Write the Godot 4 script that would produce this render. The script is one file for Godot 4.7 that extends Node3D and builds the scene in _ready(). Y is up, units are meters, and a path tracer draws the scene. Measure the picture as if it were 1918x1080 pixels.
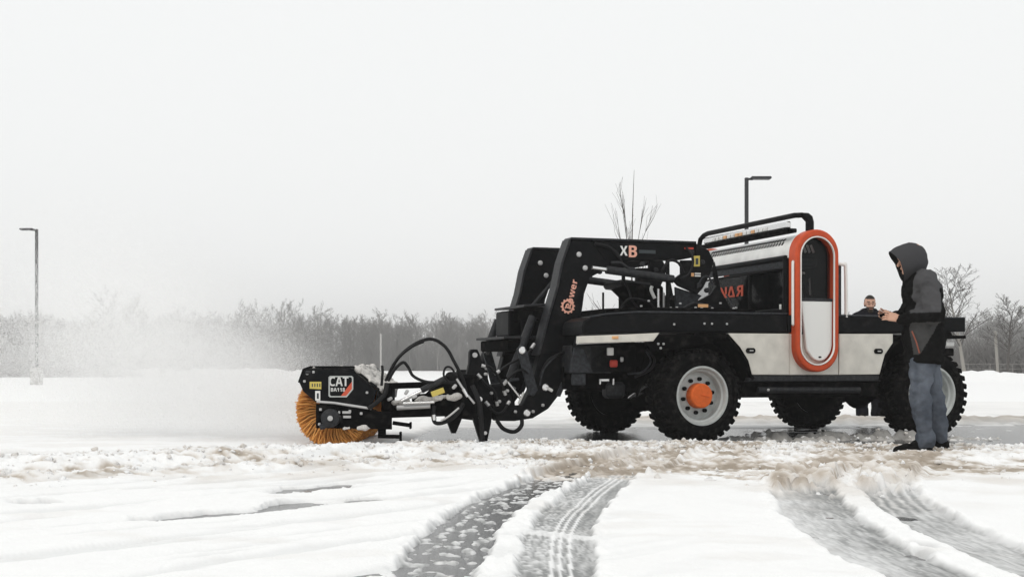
extends Node3D

# ---------------------------------------------------------------- mesh builder
class MB:
	var v := PackedVector3Array()
	var n := PackedVector3Array()
	var c := PackedColorArray()
	var i := PackedInt32Array()
	var col := Color(1, 1, 1)
	var xf := Transform3D()

	func vert(p: Vector3, nn: Vector3) -> int:
		v.append(xf * p)
		n.append((xf.basis * nn).normalized())
		c.append(col)
		return v.size() - 1

	func face(a: int, b: int, d: int) -> void:
		var g := (v[b] - v[a]).cross(v[d] - v[a])
		if g.dot(n[a] + n[b] + n[d]) > 0.0:
			i.append(a); i.append(d); i.append(b)
		else:
			i.append(a); i.append(b); i.append(d)

	func tri(a: Vector3, b: Vector3, d: Vector3, nn: Vector3) -> void:
		var s := vert(a, nn)
		vert(b, nn); vert(d, nn)
		face(s, s + 1, s + 2)

	func quad(a: Vector3, b: Vector3, d: Vector3, e: Vector3, nn: Vector3) -> void:
		var s := vert(a, nn)
		vert(b, nn); vert(d, nn); vert(e, nn)
		face(s, s + 1, s + 2); face(s, s + 2, s + 3)

	# a box with chamfered edges
	func box(o: Vector3, size: Vector3, bev := 0.006, b := Basis()) -> void:
		var h := size / 2.0
		var e: float = minf(bev, minf(h.x, minf(h.y, h.z)) * 0.6)
		for ax in 3:
			var u := (ax + 1) % 3
			var w := (ax + 2) % 3
			for s in [-1.0, 1.0]:
				var nn := Vector3(); nn[ax] = s
				var q := []
				for k in [[-1, -1], [1, -1], [1, 1], [-1, 1]]:
					var p := Vector3(); p[ax] = s * h[ax]; p[u] = k[0] * (h[u] - e); p[w] = k[1] * (h[w] - e)
					q.append(o + b * p)
				quad(q[0], q[1], q[2], q[3], b * nn)
				for t in [-1.0, 1.0]:    # chamfers along axis w, between faces ax and u
					var m := Vector3(); m[ax] = s; m[u] = t
					var r := []
					for k in [[0, -1], [0, 1], [1, 1], [1, -1]]:
						var p := Vector3()
						p[ax] = s * (h[ax] - (e if k[0] == 1 else 0.0)); p[u] = t * (h[u] - (0.0 if k[0] == 1 else e)); p[w] = k[1] * (h[w] - e)
						r.append(o + b * p)
					quad(r[0], r[1], r[2], r[3], (b * m).normalized())
		for sx in [-1.0, 1.0]:
			for sy in [-1.0, 1.0]:
				for sz in [-1.0, 1.0]:
					var s := Vector3(sx, sy, sz)
					tri(o + b * (s * Vector3(h.x, h.y - e, h.z - e)), o + b * (s * Vector3(h.x - e, h.y, h.z - e)), o + b * (s * Vector3(h.x - e, h.y - e, h.z)), (b * s).normalized())

	# a polygon in x,y pushed from z0 to z1 with a chamfer on its z1 and z0 rims
	func slab(poly: PackedVector2Array, z0: float, z1: float, bev := 0.006) -> void:
		var pts := poly.duplicate()
		var area := 0.0
		var k := pts.size()
		for j in k:
			area += pts[j].cross(pts[(j + 1) % k])
		if area < 0.0:
			pts.reverse()
		var lo := minf(z0, z1)
		var hi := maxf(z0, z1)
		var ins := PackedVector2Array()
		for j in k:
			var d0 := (pts[j] - pts[(j + k - 1) % k]).normalized()
			var d1 := (pts[(j + 1) % k] - pts[j]).normalized()
			var n0 := Vector2(-d0.y, d0.x)
			var n1 := Vector2(-d1.y, d1.x)
			var m := (n0 + n1)
			m = m / maxf(0.5, m.dot(n0))
			ins.append(pts[j] + m * bev)
		var idx := Geometry2D.triangulate_polygon(ins)
		for side in 2:
			var z := hi if side == 1 else lo
			var nn := Vector3(0, 0, 1 if side == 1 else -1)
			var s := v.size()
			for p in ins:
				vert(Vector3(p.x, p.y, z), nn)
			for t in idx.size() / 3:
				face(s + idx[t * 3], s + idx[t * 3 + 1], s + idx[t * 3 + 2])
		for j in k:
			var a := pts[j]
			var b := pts[(j + 1) % k]
			var d := (b - a).normalized()
			var nn := Vector3(d.y, -d.x, 0)
			quad(Vector3(a.x, a.y, lo + bev), Vector3(b.x, b.y, lo + bev), Vector3(b.x, b.y, hi - bev), Vector3(a.x, a.y, hi - bev), nn)
			var ia := ins[j]
			var ib := ins[(j + 1) % k]
			quad(Vector3(a.x, a.y, hi - bev), Vector3(b.x, b.y, hi - bev), Vector3(ib.x, ib.y, hi), Vector3(ia.x, ia.y, hi), (nn + Vector3(0, 0, 1)).normalized())
			quad(Vector3(a.x, a.y, lo + bev), Vector3(b.x, b.y, lo + bev), Vector3(ib.x, ib.y, lo), Vector3(ia.x, ia.y, lo), (nn - Vector3(0, 0, 1)).normalized())

	# a ring between two outlines of the same number of points (x,y), pushed from z0 to z1, rounded front rim
	func ring(outer: PackedVector2Array, inner: PackedVector2Array, z0: float, z1: float, bev: float) -> void:
		var k := outer.size()
		var prof := []     # (t across 0 outer .. 1 inner, inset metres, z, normal across, normal z)
		prof.append([0, 0.0, z0, -1.0, 0.0])
		for s in 5:
			var a := s / 4.0 * PI / 2
			prof.append([0, bev * (1.0 - cos(a)), z1 - bev + bev * sin(a), -cos(a), sin(a)])
		for s in 5:
			var a := PI / 2 - s / 4.0 * PI / 2
			prof.append([1, bev * 0.5 * (1.0 - cos(a)), z1 - bev * 0.5 + bev * 0.5 * sin(a), cos(a), sin(a)])
		prof.append([1, 0.0, z0, 1.0, 0.0])
		var s0 := v.size()
		for j in k:
			var across := (inner[j] - outer[j]).normalized()
			for p in prof:
				var q: Vector2 = outer[j] + across * p[1] if p[0] == 0 else inner[j] - across * p[1]
				vert(Vector3(q.x, q.y, p[2]), Vector3(across.x * p[3], across.y * p[3], p[4]))
		var m := prof.size()
		for j in k:
			var j2 := (j + 1) % k
			for s in m - 1:
				face(s0 + j * m + s, s0 + j * m + s + 1, s0 + j2 * m + s + 1)
				face(s0 + j * m + s, s0 + j2 * m + s + 1, s0 + j2 * m + s)

	# a round bar along points; r a float or an array of radii
	func tube(pts: Array, r, sides := 8, caps := true) -> void:
		var k := pts.size()
		var up := Vector3.UP
		var s0 := v.size()
		var last := Vector3()
		for j in k:
			var t: Vector3 = (pts[mini(j + 1, k - 1)] - pts[maxi(j - 1, 0)])
			t = t.normalized()
			if j == 0:
				up = Vector3.UP if absf(t.y) < 0.9 else Vector3.RIGHT
			else:
				up = last
			var a := (up - t * up.dot(t)).normalized()
			last = a
			var b := t.cross(a)
			var rr: float = r[j] if r is Array else r
			for s in sides:
				var g := TAU * s / sides
				var d := a * cos(g) + b * sin(g)
				vert(pts[j] + d * rr, d)
		for j in k - 1:
			for s in sides:
				var s2 := (s + 1) % sides
				face(s0 + j * sides + s, s0 + (j + 1) * sides + s, s0 + (j + 1) * sides + s2)
				face(s0 + j * sides + s, s0 + (j + 1) * sides + s2, s0 + j * sides + s2)
		if caps:
			for e in 2:
				var at := 0 if e == 0 else k - 1
				var t: Vector3 = (pts[0] - pts[1]).normalized() if e == 0 else (pts[k - 1] - pts[k - 2]).normalized()
				var q := vert(pts[at], t)
				for s in sides:
					vert((xf.affine_inverse() * v[s0 + at * sides + s]), t)
				for s in sides:
					face(q, q + 1 + s, q + 1 + (s + 1) % sides)

	# profile points (radius, along) turned about the z axis through o
	func lathe(o: Vector3, prof: Array, seg := 48, b := Basis()) -> void:
		var k := prof.size()
		for j in k - 1:
			var p: Vector2 = prof[j]
			var q: Vector2 = prof[j + 1]
			var d := (q - p).normalized()
			var nr := d.y
			var nz := -d.x
			var s0 := v.size()
			for s in seg + 1:
				var g := TAU * s / seg
				var e := Vector3(cos(g), sin(g), 0)
				var nn := e * nr + Vector3(0, 0, nz)
				vert(o + b * (e * p.x + Vector3(0, 0, p.y)), b * nn)
				vert(o + b * (e * q.x + Vector3(0, 0, q.y)), b * nn)
			for s in seg:
				face(s0 + s * 2, s0 + s * 2 + 1, s0 + s * 2 + 3)
				face(s0 + s * 2, s0 + s * 2 + 3, s0 + s * 2 + 2)

	func join(m: MB) -> void:
		var s := v.size()
		v.append_array(m.v); n.append_array(m.n); c.append_array(m.c)
		for k in m.i:
			i.append(k + s)

	func mesh() -> ArrayMesh:
		var a := []
		a.resize(Mesh.ARRAY_MAX)
		a[Mesh.ARRAY_VERTEX] = v
		a[Mesh.ARRAY_NORMAL] = n
		a[Mesh.ARRAY_COLOR] = c
		a[Mesh.ARRAY_INDEX] = i
		var m := ArrayMesh.new()
		m.add_surface_from_arrays(Mesh.PRIMITIVE_TRIANGLES, a)
		return m

# ---------------------------------------------------------------- scene helpers
var M := {}
var used := {}

func numbered(called: String) -> String:
	var k: int = used.get(called, 0)
	used[called] = k + 1
	return called if k == 0 else "%s_%03d" % [called, k]

func put(called: String, m, mat: Material, parent: Node = self, label := "") -> MeshInstance3D:
	var o := MeshInstance3D.new()
	o.name = numbered(called) if parent == self else called
	o.mesh = m.mesh() if m is MB else m
	o.material_override = mat
	parent.add_child(o, true)
	if label: o.set_meta("label", label)
	return o

func tag(o: Node, label := "", category := "", group := "", kind := "") -> Node:
	if label: o.set_meta("label", label)
	if category: o.set_meta("category", category)
	if group: o.set_meta("group", group)
	if kind: o.set_meta("kind", kind)
	return o

func thing(called: String, at: Vector3, turn := 0.0) -> Node3D:
	var o := Node3D.new()
	o.name = numbered(called)
	o.position = at
	o.rotation.y = turn
	add_child(o)
	return o

func piece(called: String, parent: Node3D, at := Vector3(), turn := Vector3()) -> Node3D:
	var o := Node3D.new()
	o.name = called
	o.position = at
	o.rotation = turn
	parent.add_child(o, true)
	return o

func lin(r: float, g: float, b: float) -> Color:
	return Color(r, g, b).linear_to_srgb()

func mat(c: Color, rough := 0.6, spec := 0.3, metal := 0.0) -> StandardMaterial3D:
	var m := StandardMaterial3D.new()
	m.albedo_color = c.linear_to_srgb()
	m.roughness = rough
	m.metallic_specular = spec
	m.metallic = metal
	return m

func noise_tex(freq: float, oct: int, sd: int, normal := false, lo := 0.0, hi := 1.0, size := 512, bump := 4.0) -> NoiseTexture2D:
	var f := FastNoiseLite.new()
	f.seed = sd
	f.frequency = freq
	f.fractal_octaves = oct
	f.noise_type = FastNoiseLite.TYPE_SIMPLEX_SMOOTH
	var t := NoiseTexture2D.new()
	t.width = size
	t.height = size
	t.seamless = true
	t.noise = f
	t.as_normal_map = normal
	t.bump_strength = bump
	if not normal:
		var g := Gradient.new()
		g.set_color(0, Color(lo, lo, lo))
		g.set_color(1, Color(hi, hi, hi))
		t.color_ramp = g
	return t

func grime(m: StandardMaterial3D, tex: Texture2D, scale := 1.0) -> StandardMaterial3D:
	m.albedo_texture = tex
	m.uv1_triplanar = true
	m.uv1_scale = Vector3.ONE * scale
	return m

func P(a: Array) -> PackedVector2Array:
	var p := PackedVector2Array()
	for k in a.size() / 2:
		p.append(Vector2(a[k * 2], a[k * 2 + 1]))
	return p

func smooth(pts: Array, steps := 6) -> Array:
	var out := []
	var k := pts.size()
	for j in k - 1:
		var a: Vector3 = pts[maxi(j - 1, 0)]
		var b: Vector3 = pts[j]
		var c: Vector3 = pts[j + 1]
		var d: Vector3 = pts[mini(j + 2, k - 1)]
		for s in steps:
			out.append(b.cubic_interpolate(c, a, d, float(s) / steps))
	out.append(pts[k - 1])
	return out

func bar(parent: Node3D, called: String, m: Material, pts: Array, r, sides := 10, bend := false) -> MeshInstance3D:
	var b := MB.new()
	b.tube(smooth(pts) if bend else pts, r, sides)
	return put(called, b, m, parent)

func block(parent: Node3D, called: String, m: Material, at: Vector3, size: Vector3, bev := 0.006, turn := Vector3()) -> MeshInstance3D:
	var b := MB.new()
	b.box(at, size, bev, Basis.from_euler(turn))
	return put(called, b, m, parent)

func plate(parent: Node3D, called: String, m: Material, pts: Array, v0: float, v1: float, bev := 0.006) -> MeshInstance3D:
	var b := MB.new()
	b.slab(P(pts), -v0, -v1, bev)
	return put(called, b, m, parent)

func words(parent: Node3D, called: String, t: String, h: float, m: Material, at: Vector3, turn := Vector3(), stretch := 1.0, bold := 700) -> MeshInstance3D:
	var f := SystemFont.new()
	f.font_names = PackedStringArray(["Droid Sans"])
	f.font_weight = bold
	var x := TextMesh.new()
	x.font = f
	x.text = t
	x.font_size = 64
	x.pixel_size = h / 46.0
	x.depth = 0.004
	x.horizontal_alignment = HORIZONTAL_ALIGNMENT_CENTER
	var o := put(called, x, m, parent)
	o.transform = Transform3D(Basis.from_euler(turn).scaled_local(Vector3(stretch, 1, 1)), at)
	return o

# piecewise smooth curve through (t, value) pairs
func curve(pairs: Array, t: float) -> float:
	if t <= pairs[0][0]: return pairs[0][1]
	for j in pairs.size() - 1:
		if t <= pairs[j + 1][0]:
			var a: float = pairs[maxi(j - 1, 0)][1]
			var d: float = pairs[mini(j + 2, pairs.size() - 1)][1]
			return cubic_interpolate(pairs[j][1], pairs[j + 1][1], a, d, (t - pairs[j][0]) / (pairs[j + 1][0] - pairs[j][0]))
	return pairs[-1][1]

# ---------------------------------------------------------------- bodies: smooth union of tapered capsules, meshed as surface nets
func body(bones: Array, cell: float, k: float, colour: Callable, rough := 0.0, sd := 1) -> MB:
	var lo := Vector3.ONE * 1e9
	var hi := Vector3.ONE * -1e9
	for b in bones:
		var r: float = maxf(b[2], b[3]) * (maxf(b[4].x, maxf(b[4].y, b[4].z)) if b.size() > 4 else 1.0)
		for p in [b[0], b[1]]:
			lo = lo.min(p - Vector3.ONE * r)
			hi = hi.max(p + Vector3.ONE * r)
	var pad := k + cell * 3.0
	lo -= Vector3.ONE * pad
	hi += Vector3.ONE * pad
	var nx := int((hi.x - lo.x) / cell) + 2
	var ny := int((hi.y - lo.y) / cell) + 2
	var nz := int((hi.z - lo.z) / cell) + 2
	var f := PackedFloat32Array()
	f.resize(nx * ny * nz)
	f.fill(1.0)
	for b in bones:
		var a: Vector3 = b[0]
		var e: Vector3 = b[1]
		var ra: float = b[2]
		var rb: float = b[3]
		var sc: Vector3 = b[4] if b.size() > 4 else Vector3.ONE
		var sm := minf(sc.x, minf(sc.y, sc.z))
		var r := maxf(ra, rb)
		var p0 := (a.min(e) - sc * r - Vector3.ONE * pad - lo) / cell
		var p1 := (a.max(e) + sc * r + Vector3.ONE * pad - lo) / cell
		var a2 := a / sc
		var d2 := e / sc - a2
		var dd := maxf(d2.length_squared(), 1e-9)
		for z in range(maxi(0, int(p0.z)), mini(nz, int(p1.z) + 2)):
			for y in range(maxi(0, int(p0.y)), mini(ny, int(p1.y) + 2)):
				var q := (z * ny + y) * nx
				for x in range(maxi(0, int(p0.x)), mini(nx, int(p1.x) + 2)):
					var w := (lo + Vector3(x, y, z) * cell) / sc - a2
					var t := clampf(w.dot(d2) / dd, 0.0, 1.0)
					var d := ((w - d2 * t).length() - lerpf(ra, rb, t)) * sm
					var o := f[q + x]
					var h := clampf(0.5 + 0.5 * (o - d) / k, 0.0, 1.0)
					f[q + x] = lerpf(o, d, h) - k * h * (1.0 - h)
	if rough > 0.0:
		var ns := FastNoiseLite.new()
		ns.seed = sd
		ns.frequency = 7.0
		ns.fractal_octaves = 3
		for z in nz:
			for y in ny:
				var q := (z * ny + y) * nx
				for x in nx:
					if absf(f[q + x]) < 0.05:
						f[q + x] += rough * ns.get_noise_3d(lo.x + x * cell, (lo.y + y * cell) * 1.1, lo.z + z * cell)
	var m := MB.new()
	var at := {}
	var st := [1, nx, nx * ny]
	for z in nz - 1:
		for y in ny - 1:
			var q := (z * ny + y) * nx
			for x in nx - 1:
				var g := q + x
				var s := 0
				if f[g] < 0.0: s += 1
				if f[g + 1] < 0.0: s += 1
				if f[g + nx] < 0.0: s += 1
				if f[g + nx + 1] < 0.0: s += 1
				var g2: int = g + nx * ny
				if f[g2] < 0.0: s += 1
				if f[g2 + 1] < 0.0: s += 1
				if f[g2 + nx] < 0.0: s += 1
				if f[g2 + nx + 1] < 0.0: s += 1
				if s == 0 or s == 8: continue
				var sum := Vector3()
				var cnt := 0
				for e in 12:
					var ax := e / 4
					var o1: int = (e & 1)
					var o2: int = (e >> 1) & 1
					var c0 := Vector3i()
					c0[(ax + 1) % 3] = o1
					c0[(ax + 2) % 3] = o2
					var i0: int = g + c0.x + c0.y * nx + c0.z * nx * ny
					var i1: int = i0 + st[ax]
					var f0 := f[i0]
					var f1 := f[i1]
					if (f0 < 0.0) != (f1 < 0.0):
						var p := Vector3(c0)
						p[ax] += f0 / (f0 - f1)
						sum += p
						cnt += 1
				var gr := Vector3(f[g + 1] + f[g + nx + 1] + f[g2 + 1] + f[g2 + nx + 1] - f[g] - f[g + nx] - f[g2] - f[g2 + nx],
					f[g + nx] + f[g + nx + 1] + f[g2 + nx] + f[g2 + nx + 1] - f[g] - f[g + 1] - f[g2] - f[g2 + 1],
					f[g2] + f[g2 + 1] + f[g2 + nx] + f[g2 + nx + 1] - f[g] - f[g + 1] - f[g + nx] - f[g + nx + 1])
				var pos := lo + (Vector3(x, y, z) + sum / cnt) * cell
				var nn := gr.normalized()
				m.col = colour.call(pos, nn)
				at[g] = m.vert(pos, nn)
	for g in at:
		for ax in 3:
			var i1: int = g + st[ax]
			if (f[g] < 0.0) != (f[i1] < 0.0):
				var u: int = st[(ax + 1) % 3]
				var w: int = st[(ax + 2) % 3]
				if at.has(g - u) and at.has(g - w) and at.has(g - u - w):
					m.face(at[g], at[g - u], at[g - u - w])
					m.face(at[g], at[g - u - w], at[g - w])
	return m

func _ready() -> void:
	# camera: level lens at 0.72 m, shifted upwards as the photograph is framed
	var cam := Camera3D.new()
	cam.name = "camera"
	cam.projection = Camera3D.PROJECTION_FRUSTUM
	cam.set_frustum(0.1 * 0.45, Vector2(0, 0.1 * 148.0 / 2400.0), 0.1, 2500.0)
	cam.position = Vector3(0, 0.722, 0)
	add_child(cam)
	cam.current = true

	# overcast sky
	var env := Environment.new()
	env.background_mode = Environment.BG_SKY
	var sm := ProceduralSkyMaterial.new()
	sm.sky_top_color = lin(0.835, 0.85, 0.85)
	sm.sky_horizon_color = lin(0.895, 0.90, 0.895)
	sm.sky_curve = 0.12
	sm.ground_bottom_color = lin(0.72, 0.72, 0.72)
	sm.ground_horizon_color = lin(0.88, 0.89, 0.885)
	sm.sun_angle_max = 1.0
	var sky := Sky.new()
	sky.sky_material = sm
	env.sky = sky
	env.tonemap_mode = Environment.TONE_MAPPER_LINEAR
	env.tonemap_exposure = 1.14
	env.sdfgi_enabled = true
	env.ssao_enabled = true
	env.ssil_enabled = true
	env.fog_enabled = true
	env.fog_density = FOG
	env.fog_light_color = Color(1, 1, 1)
	var we := WorldEnvironment.new()
	we.name = "world"
	we.environment = env
	add_child(we)

	var sun := DirectionalLight3D.new()
	sun.name = "overcast_sun"
	sun.light_energy = 0.32
	sun.light_color = Color(1.0, 0.985, 0.96)
	sun.light_angular_distance = 30.0
	sun.shadow_enabled = true
	sun.rotation_degrees = Vector3(-55, -38, 0)
	add_child(sun)

	materials()
	ground()
	background()
	lamps()
	truck()
	broom()
	people()
	spray()

const FOG := 0.0016

func materials() -> void:
	var speck := noise_tex(0.02, 4, 11, false, 0.55, 1.0)
	var speck2 := noise_tex(0.012, 5, 12, false, 0.9, 1.0)
	M.black = grime(mat(Color(0.0055, 0.006, 0.0075), 0.45, 0.2), speck, 1.3)
	M.steel_black = grime(mat(Color(0.030, 0.032, 0.037), 0.5, 0.35), speck, 2.0)
	M.dull_black = grime(mat(Color(0.0032, 0.0032, 0.0038), 0.8, 0.1), speck, 1.7)
	M.grey_steel = grime(mat(Color(0.05, 0.054, 0.062), 0.55, 0.3), speck, 2.0)
	M.tyre = grime(mat(Color(0.005, 0.005, 0.0055), 0.85, 0.12), speck, 2.5)
	M.cream = grime(mat(Color(0.74, 0.715, 0.65), 0.42, 0.45), speck2, 0.8)
	M.visor = grime(mat(Color(0.86, 0.86, 0.845), 0.35, 0.5), speck2, 0.8)
	M.orange = grime(mat(Color(0.60, 0.085, 0.028), 0.5, 0.3), speck2, 1.5)
	M.hub = grime(mat(Color(0.78, 0.15, 0.03), 0.5, 0.3), speck2, 3.0)
	M.rim = grime(mat(Color(0.52, 0.545, 0.535), 0.4, 0.5, 0.15), speck2, 2.5)
	M.white = mat(Color(0.8, 0.8, 0.78), 0.4, 0.5)
	M.rail = mat(Color(0.82, 0.81, 0.78), 0.35, 0.5)
	M.chrome = mat(Color(0.75, 0.75, 0.75), 0.25, 0.5, 0.9)
	M.bolt = mat(Color(0.5, 0.5, 0.5), 0.45, 0.5, 0.4)
	M.glass = mat(Color(0.004, 0.005, 0.006), 0.05, 0.22)
	M.glass.albedo_color.a = 0.35
	M.glass.transparency = BaseMaterial3D.TRANSPARENCY_ALPHA
	M.hose = mat(Color(0.008, 0.008, 0.009), 0.55, 0.3)
	M.yellow = mat(Color(0.62, 0.5, 0.13), 0.6)
	M.amber = mat(Color(0.75, 0.42, 0.2), 0.3)
	M.red = mat(Color(0.55, 0.07, 0.05), 0.5)
	M.print_red = mat(Color(0.58, 0.10, 0.055), 0.5)
	M.print_peach = mat(Color(0.8, 0.42, 0.32), 0.5)
	M.print_white = mat(Color(0.66, 0.66, 0.65), 0.5)
	M.print_grey = mat(Color(0.05, 0.06, 0.065), 0.6)
	M.snow = mat(Color(0.90, 0.905, 0.91), 0.75, 0.25)
	M.snow.vertex_color_use_as_albedo = false
	M.dirty = grime(mat(Color(0.86, 0.835, 0.80), 0.8, 0.2), noise_tex(0.03, 4, 21, false, 0.7, 1.0), 4.0)
	M.ground = mat(Color(1, 1, 1), 0.7, 0.22)
	M.ground.vertex_color_use_as_albedo = true
	M.ground.normal_enabled = true
	M.ground.normal_texture = noise_tex(0.03, 5, 31, true, 0, 1, 1024, 6.0)
	M.ground.normal_scale = 0.75
	M.ground.uv1_triplanar = true
	M.ground.uv1_world_triplanar = true
	M.ground.uv1_scale = Vector3.ONE * 1.7
	M.asphalt = grime(mat(Color(0.14, 0.142, 0.144), 0.16, 0.5), noise_tex(0.05, 5, 41, false, 0.35, 1.0, 1024), 1.6)
	M.asphalt.uv1_world_triplanar = true
	M.asphalt.normal_enabled = true
	M.asphalt.normal_texture = noise_tex(0.12, 3, 42, true, 0, 1, 512, 3.0)
	M.asphalt.normal_scale = 0.2
	# dried salt and slush on the tyres and the lower black parts
	var salt := Image.create(4, 4, false, Image.FORMAT_RGB8)
	salt.fill(Color(0.62, 0.60, 0.58))
	var salt_tex := ImageTexture.create_from_image(salt)
	var f := 0
	for m in [M.tyre, M.dull_black, M.black, M.steel_black, M.cream]:
		m.detail_enabled = true
		m.detail_albedo = salt_tex
		m.detail_blend_mode = BaseMaterial3D.BLEND_MODE_MIX
		m.detail_mask = [salt_mask(61, 0.5, 0.07), salt_mask(62, 0.55, 0.05), salt_mask(63, 0.6, 0.03), salt_mask(64, 0.55, 0.08), salt_mask(65, 0.5, 0.22)][f]
		f += 1
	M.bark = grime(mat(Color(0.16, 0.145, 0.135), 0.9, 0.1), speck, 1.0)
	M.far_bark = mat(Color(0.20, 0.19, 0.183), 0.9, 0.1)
	M.pale_bark = mat(Color(0.3, 0.285, 0.26), 0.9, 0.1)
	M.snowy_twig = mat(Color(0.58, 0.575, 0.57), 0.9, 0.1)
	M.concrete = grime(mat(Color(0.5, 0.49, 0.47), 0.9, 0.15), speck2, 1.0)
	M.pole = mat(Color(0.03, 0.031, 0.034), 0.5, 0.3)
	M.skin = mat(Color(1, 1, 1), 0.55, 0.3)
	M.skin.vertex_color_use_as_albedo = true
	M.cloth = mat(Color(1, 1, 1), 0.9, 0.1)
	M.cloth.vertex_color_use_as_albedo = true
	M.cloth.normal_enabled = true
	M.cloth.normal_texture = noise_tex(0.08, 4, 51, true, 0, 1, 512, 4.0)
	M.cloth.normal_scale = 1.0
	M.cloth.uv1_triplanar = true
	M.cloth.uv1_scale = Vector3.ONE * 4.0
	M.bristle = mat(Color(1, 1, 1), 0.6, 0.25)
	M.bristle.vertex_color_use_as_albedo = true

func salt_mask(sd: int, from: float, most: float) -> NoiseTexture2D:
	var t := noise_tex(0.008, 5, sd)
	var g := Gradient.new()
	g.set_color(0, Color(0, 0, 0))
	g.set_offset(0, from)
	g.set_color(1, Color(most, most, most))
	g.set_offset(1, 0.95)
	t.color_ramp = g
	return t

# ---------------------------------------------------------------- ground: wet asphalt under a sheet of snow that the tyres have worn through
const TRACKS := [
	[[3.2, -0.31], [4.42, -0.265], [5.55, -0.21], [6.6, -0.09], [7.5, 0.13], [8.4, 0.36], [9.5, 0.72], [10.7, 1.3], [11.5, 2.0]],
	[[3.2, 0.12], [4.42, 0.155], [5.55, 0.206], [6.6, 0.35], [8.2, 0.65], [9.5, 1.06], [10.7, 1.65], [11.5, 2.3]],
	[[3.2, 1.42], [4.42, 1.40], [4.92, 1.385], [5.55, 1.41], [6.37, 1.51], [7.47, 1.70], [8.3, 1.95], [9.4, 2.45], [10.5, 3.1]],
	[[3.2, 1.86], [4.42, 1.84], [4.92, 1.845], [5.55, 1.875], [6.37, 1.97], [7.47, 2.19], [8.3, 2.45], [9.4, 2.9], [10.5, 3.5]],
]
const SCUFFS := [[-1.77, 5.83, -1.16, 6.49, 0.12], [-2.185, 7.25, -2.05, 7.41, 0.10], [-2.53, 6.49, -2.34, 6.61, 0.10], [-1.34, 7.16, -1.0, 7.81, 0.10], [-0.88, 6.82, -0.70, 6.96, 0.08], [-1.44, 6.19, -1.0, 6.74, 0.09]]
const HALF := [0.138, 0.128, 0.15, 0.13]
const BACK := [[-30, 8.6], [-9, 8.9], [-4.1, 9.7], [-1.9, 11.15], [0, 11.75], [1.8, 11.62], [3, 11.35], [5, 11.2], [9, 11.7], [30, 14]]
const FRONT := [[-30, 6.2], [-6, 6.7], [-3.1, 7.7], [-1.8, 8.7], [0, 9.3], [0.8, 8.7], [1.7, 7.9], [3, 8.4], [4, 9.0], [6, 9.6], [30, 12]]

func bump(t: float, at: float, w: float) -> float:
	var d := (t - at) / w
	return maxf(0.0, 1.0 - d * d)

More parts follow.
